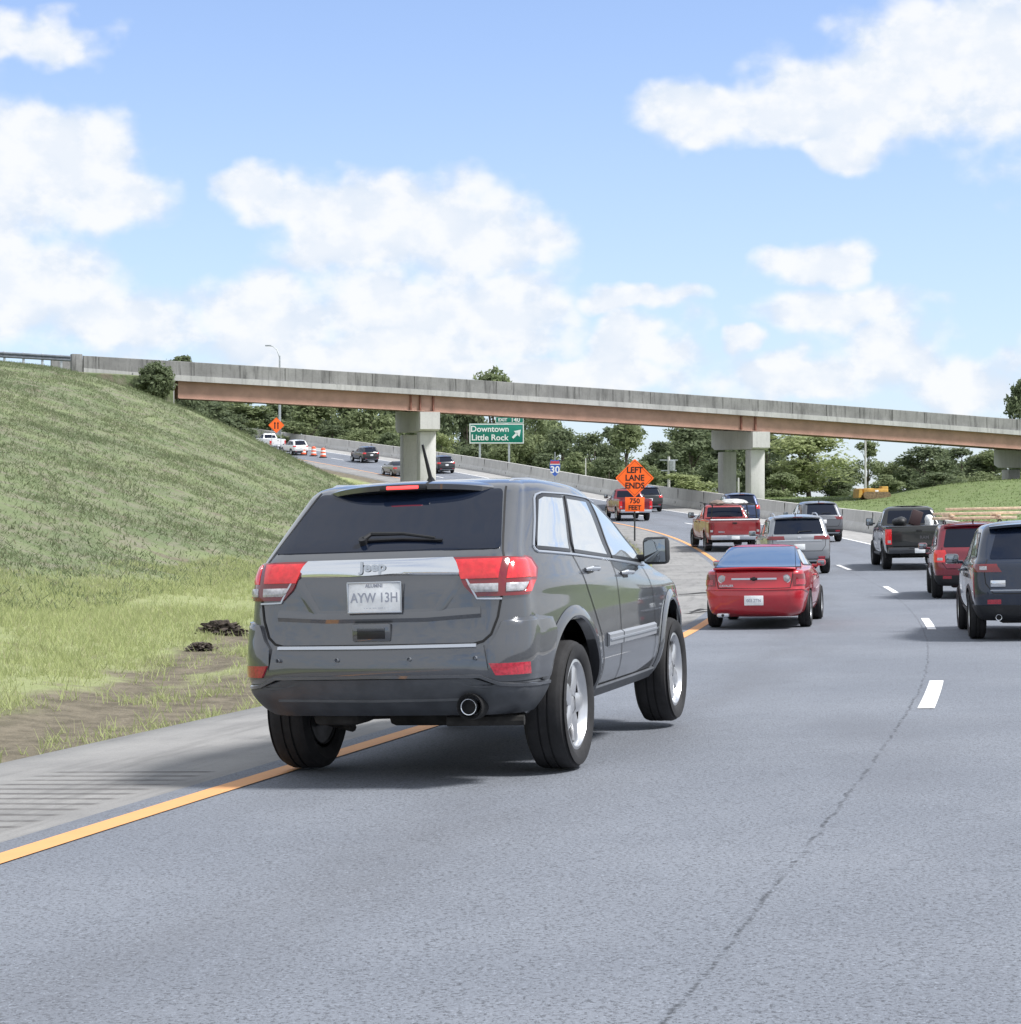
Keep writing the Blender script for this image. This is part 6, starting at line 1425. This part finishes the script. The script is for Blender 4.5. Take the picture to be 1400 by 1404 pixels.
TREES2 = [(265, 262, 540, 90, 'dark', 1, 'dark tree deep behind the abutment'), (318, 264, 536, 90, 'dark', 2, 'dark tree deep behind the leftmost trees under the bridge'), (405, 266, 534, 96, 'dark', 0, 'dark tree deep behind the street lamp'), (450, 264, 536, 90, 'mid', 0, 'green tree deep behind the three barrels'), (530, 262, 536, 90, 'dark', 2, 'dark tree deep behind the near pier'), (580, 250, 540, 80, 'mid', 2, 'green tree deep behind the right side of the near pier'), (620, 250, 545, 80, 'dark', 1, 'dark tree deep behind the gap left of the exit sign'), (700, 246, 548, 80, 'dark', 2, 'dark tree deep behind the exit sign'), (755, 232, 572, 70, 'mid', 1, 'green tree deep behind the highway shield'), (838, 226, 584, 70, 'dark', 0, 'dark tree deep behind the orange lane-ends sign'), (930, 216, 592, 80, 'mid', 2, 'green tree deep behind the utility pole'), (975, 214, 586, 80, 'dark', 1, 'dark tree deep behind the left column of the middle pier'), (1030, 212, 588, 70, 'mid', 0, 'green tree deep behind the right column of the middle pier'), (1085, 206, 606, 70, 'dark', 2, 'dark tree deep behind the pale round tree'), (1295, 214, 618, 90, 'mid', 0, 'green tree deep behind the dark pair on the mound'), (1345, 216, 622, 90, 'dark', 0, 'dark tree deep behind the far right trees'), (1250, 216, 636, 70, 'dark', 1, 'low dark tree deep behind the bulldozer')]
for px, Y, top, w_, kd, i, lab in TREES2: tree(px, Y, top, w_, kd, i, lab)
# understorey shrubs closing the gaps below the crowns
r5 = np.random.default_rng(5)
SHRUBS = [(275, 232, 588, 50, 'mid', 0, 'shrub at the foot of the dark trees left of the lamp'), (320, 236, 580, 60, 'dark', 1, 'dark shrub behind the far end of the barrier'), (405, 232, 578, 70, 'mid', 1, 'green shrub above the barrier right of the small orange sign'),
 (455, 230, 582, 64, 'dark', 0, 'dark shrub above the barrier behind the last barrel'), (500, 226, 588, 60, 'mid', 2, 'green shrub above the barrier left of the near pier'), (535, 222, 592, 60, 'dark', 2, 'dark shrub hidden partly by the near pier'),
 (606, 206, 596, 36, 'light', 0, 'yellow green bush against the right side of the near pier'), (650, 214, 612, 60, 'dark', 1, 'dark shrub under the green exit sign'), (690, 205, 612, 54, 'mid', 1, 'green shrub between the posts of the exit sign'), (745, 196, 620, 60, 'dark', 0, 'dark shrub left of the blue highway shield'),
 (790, 190, 618, 60, 'mid', 0, 'green shrub right of the blue highway shield'), (835, 184, 626, 56, 'dark', 2, 'dark shrub left of the orange diamond'), (880, 180, 632, 56, 'mid', 2, 'green shrub right of the orange diamond'),
 (935, 158, 650, 78, 'light', 1, 'pale sprawling bush on the bank behind the barrier, left of the middle pier'), (985, 178, 632, 60, 'dark', 1, 'dark shrub behind the left column of the middle pier'), (1040, 182, 632, 60, 'dark', 0, 'dark shrub behind the right column of the middle pier'),
 (1075, 172, 648, 60, 'mid', 1, 'green shrub at the left foot of the pale round tree'), (1150, 184, 650, 56, 'dark', 2, 'dark shrub at the right foot of the pale round tree'), (1215, 190, 650, 60, 'mid', 0, 'green shrub behind the bulldozer'), (1290, 186, 648, 64, 'dark', 1, 'dark shrub behind the crest of the mound'), (1345, 188, 646, 64, 'mid', 2, 'green shrub near the far right pier')]
for px, Y, top, w_, kd, i, lab in SHRUBS: tree(px, Y, top, w_, kd, i, lab, 'shrubs beyond the barrier', -.8, 'shrub', 'shrub')
# bush growing against the abutment
q = BR(-.030, -1.4); gz_ = ground_at(q.x, q.y); b = tree(211, q.y, 499, 56, 'bush', 0, 'dark bush growing against the left abutment wall of the bridge', None, 0, 'bush', 'bush'); b.location = (at_px(211, q.y), q.y, py_z(549, q.y)); b.scale = (.235, .235, .215)
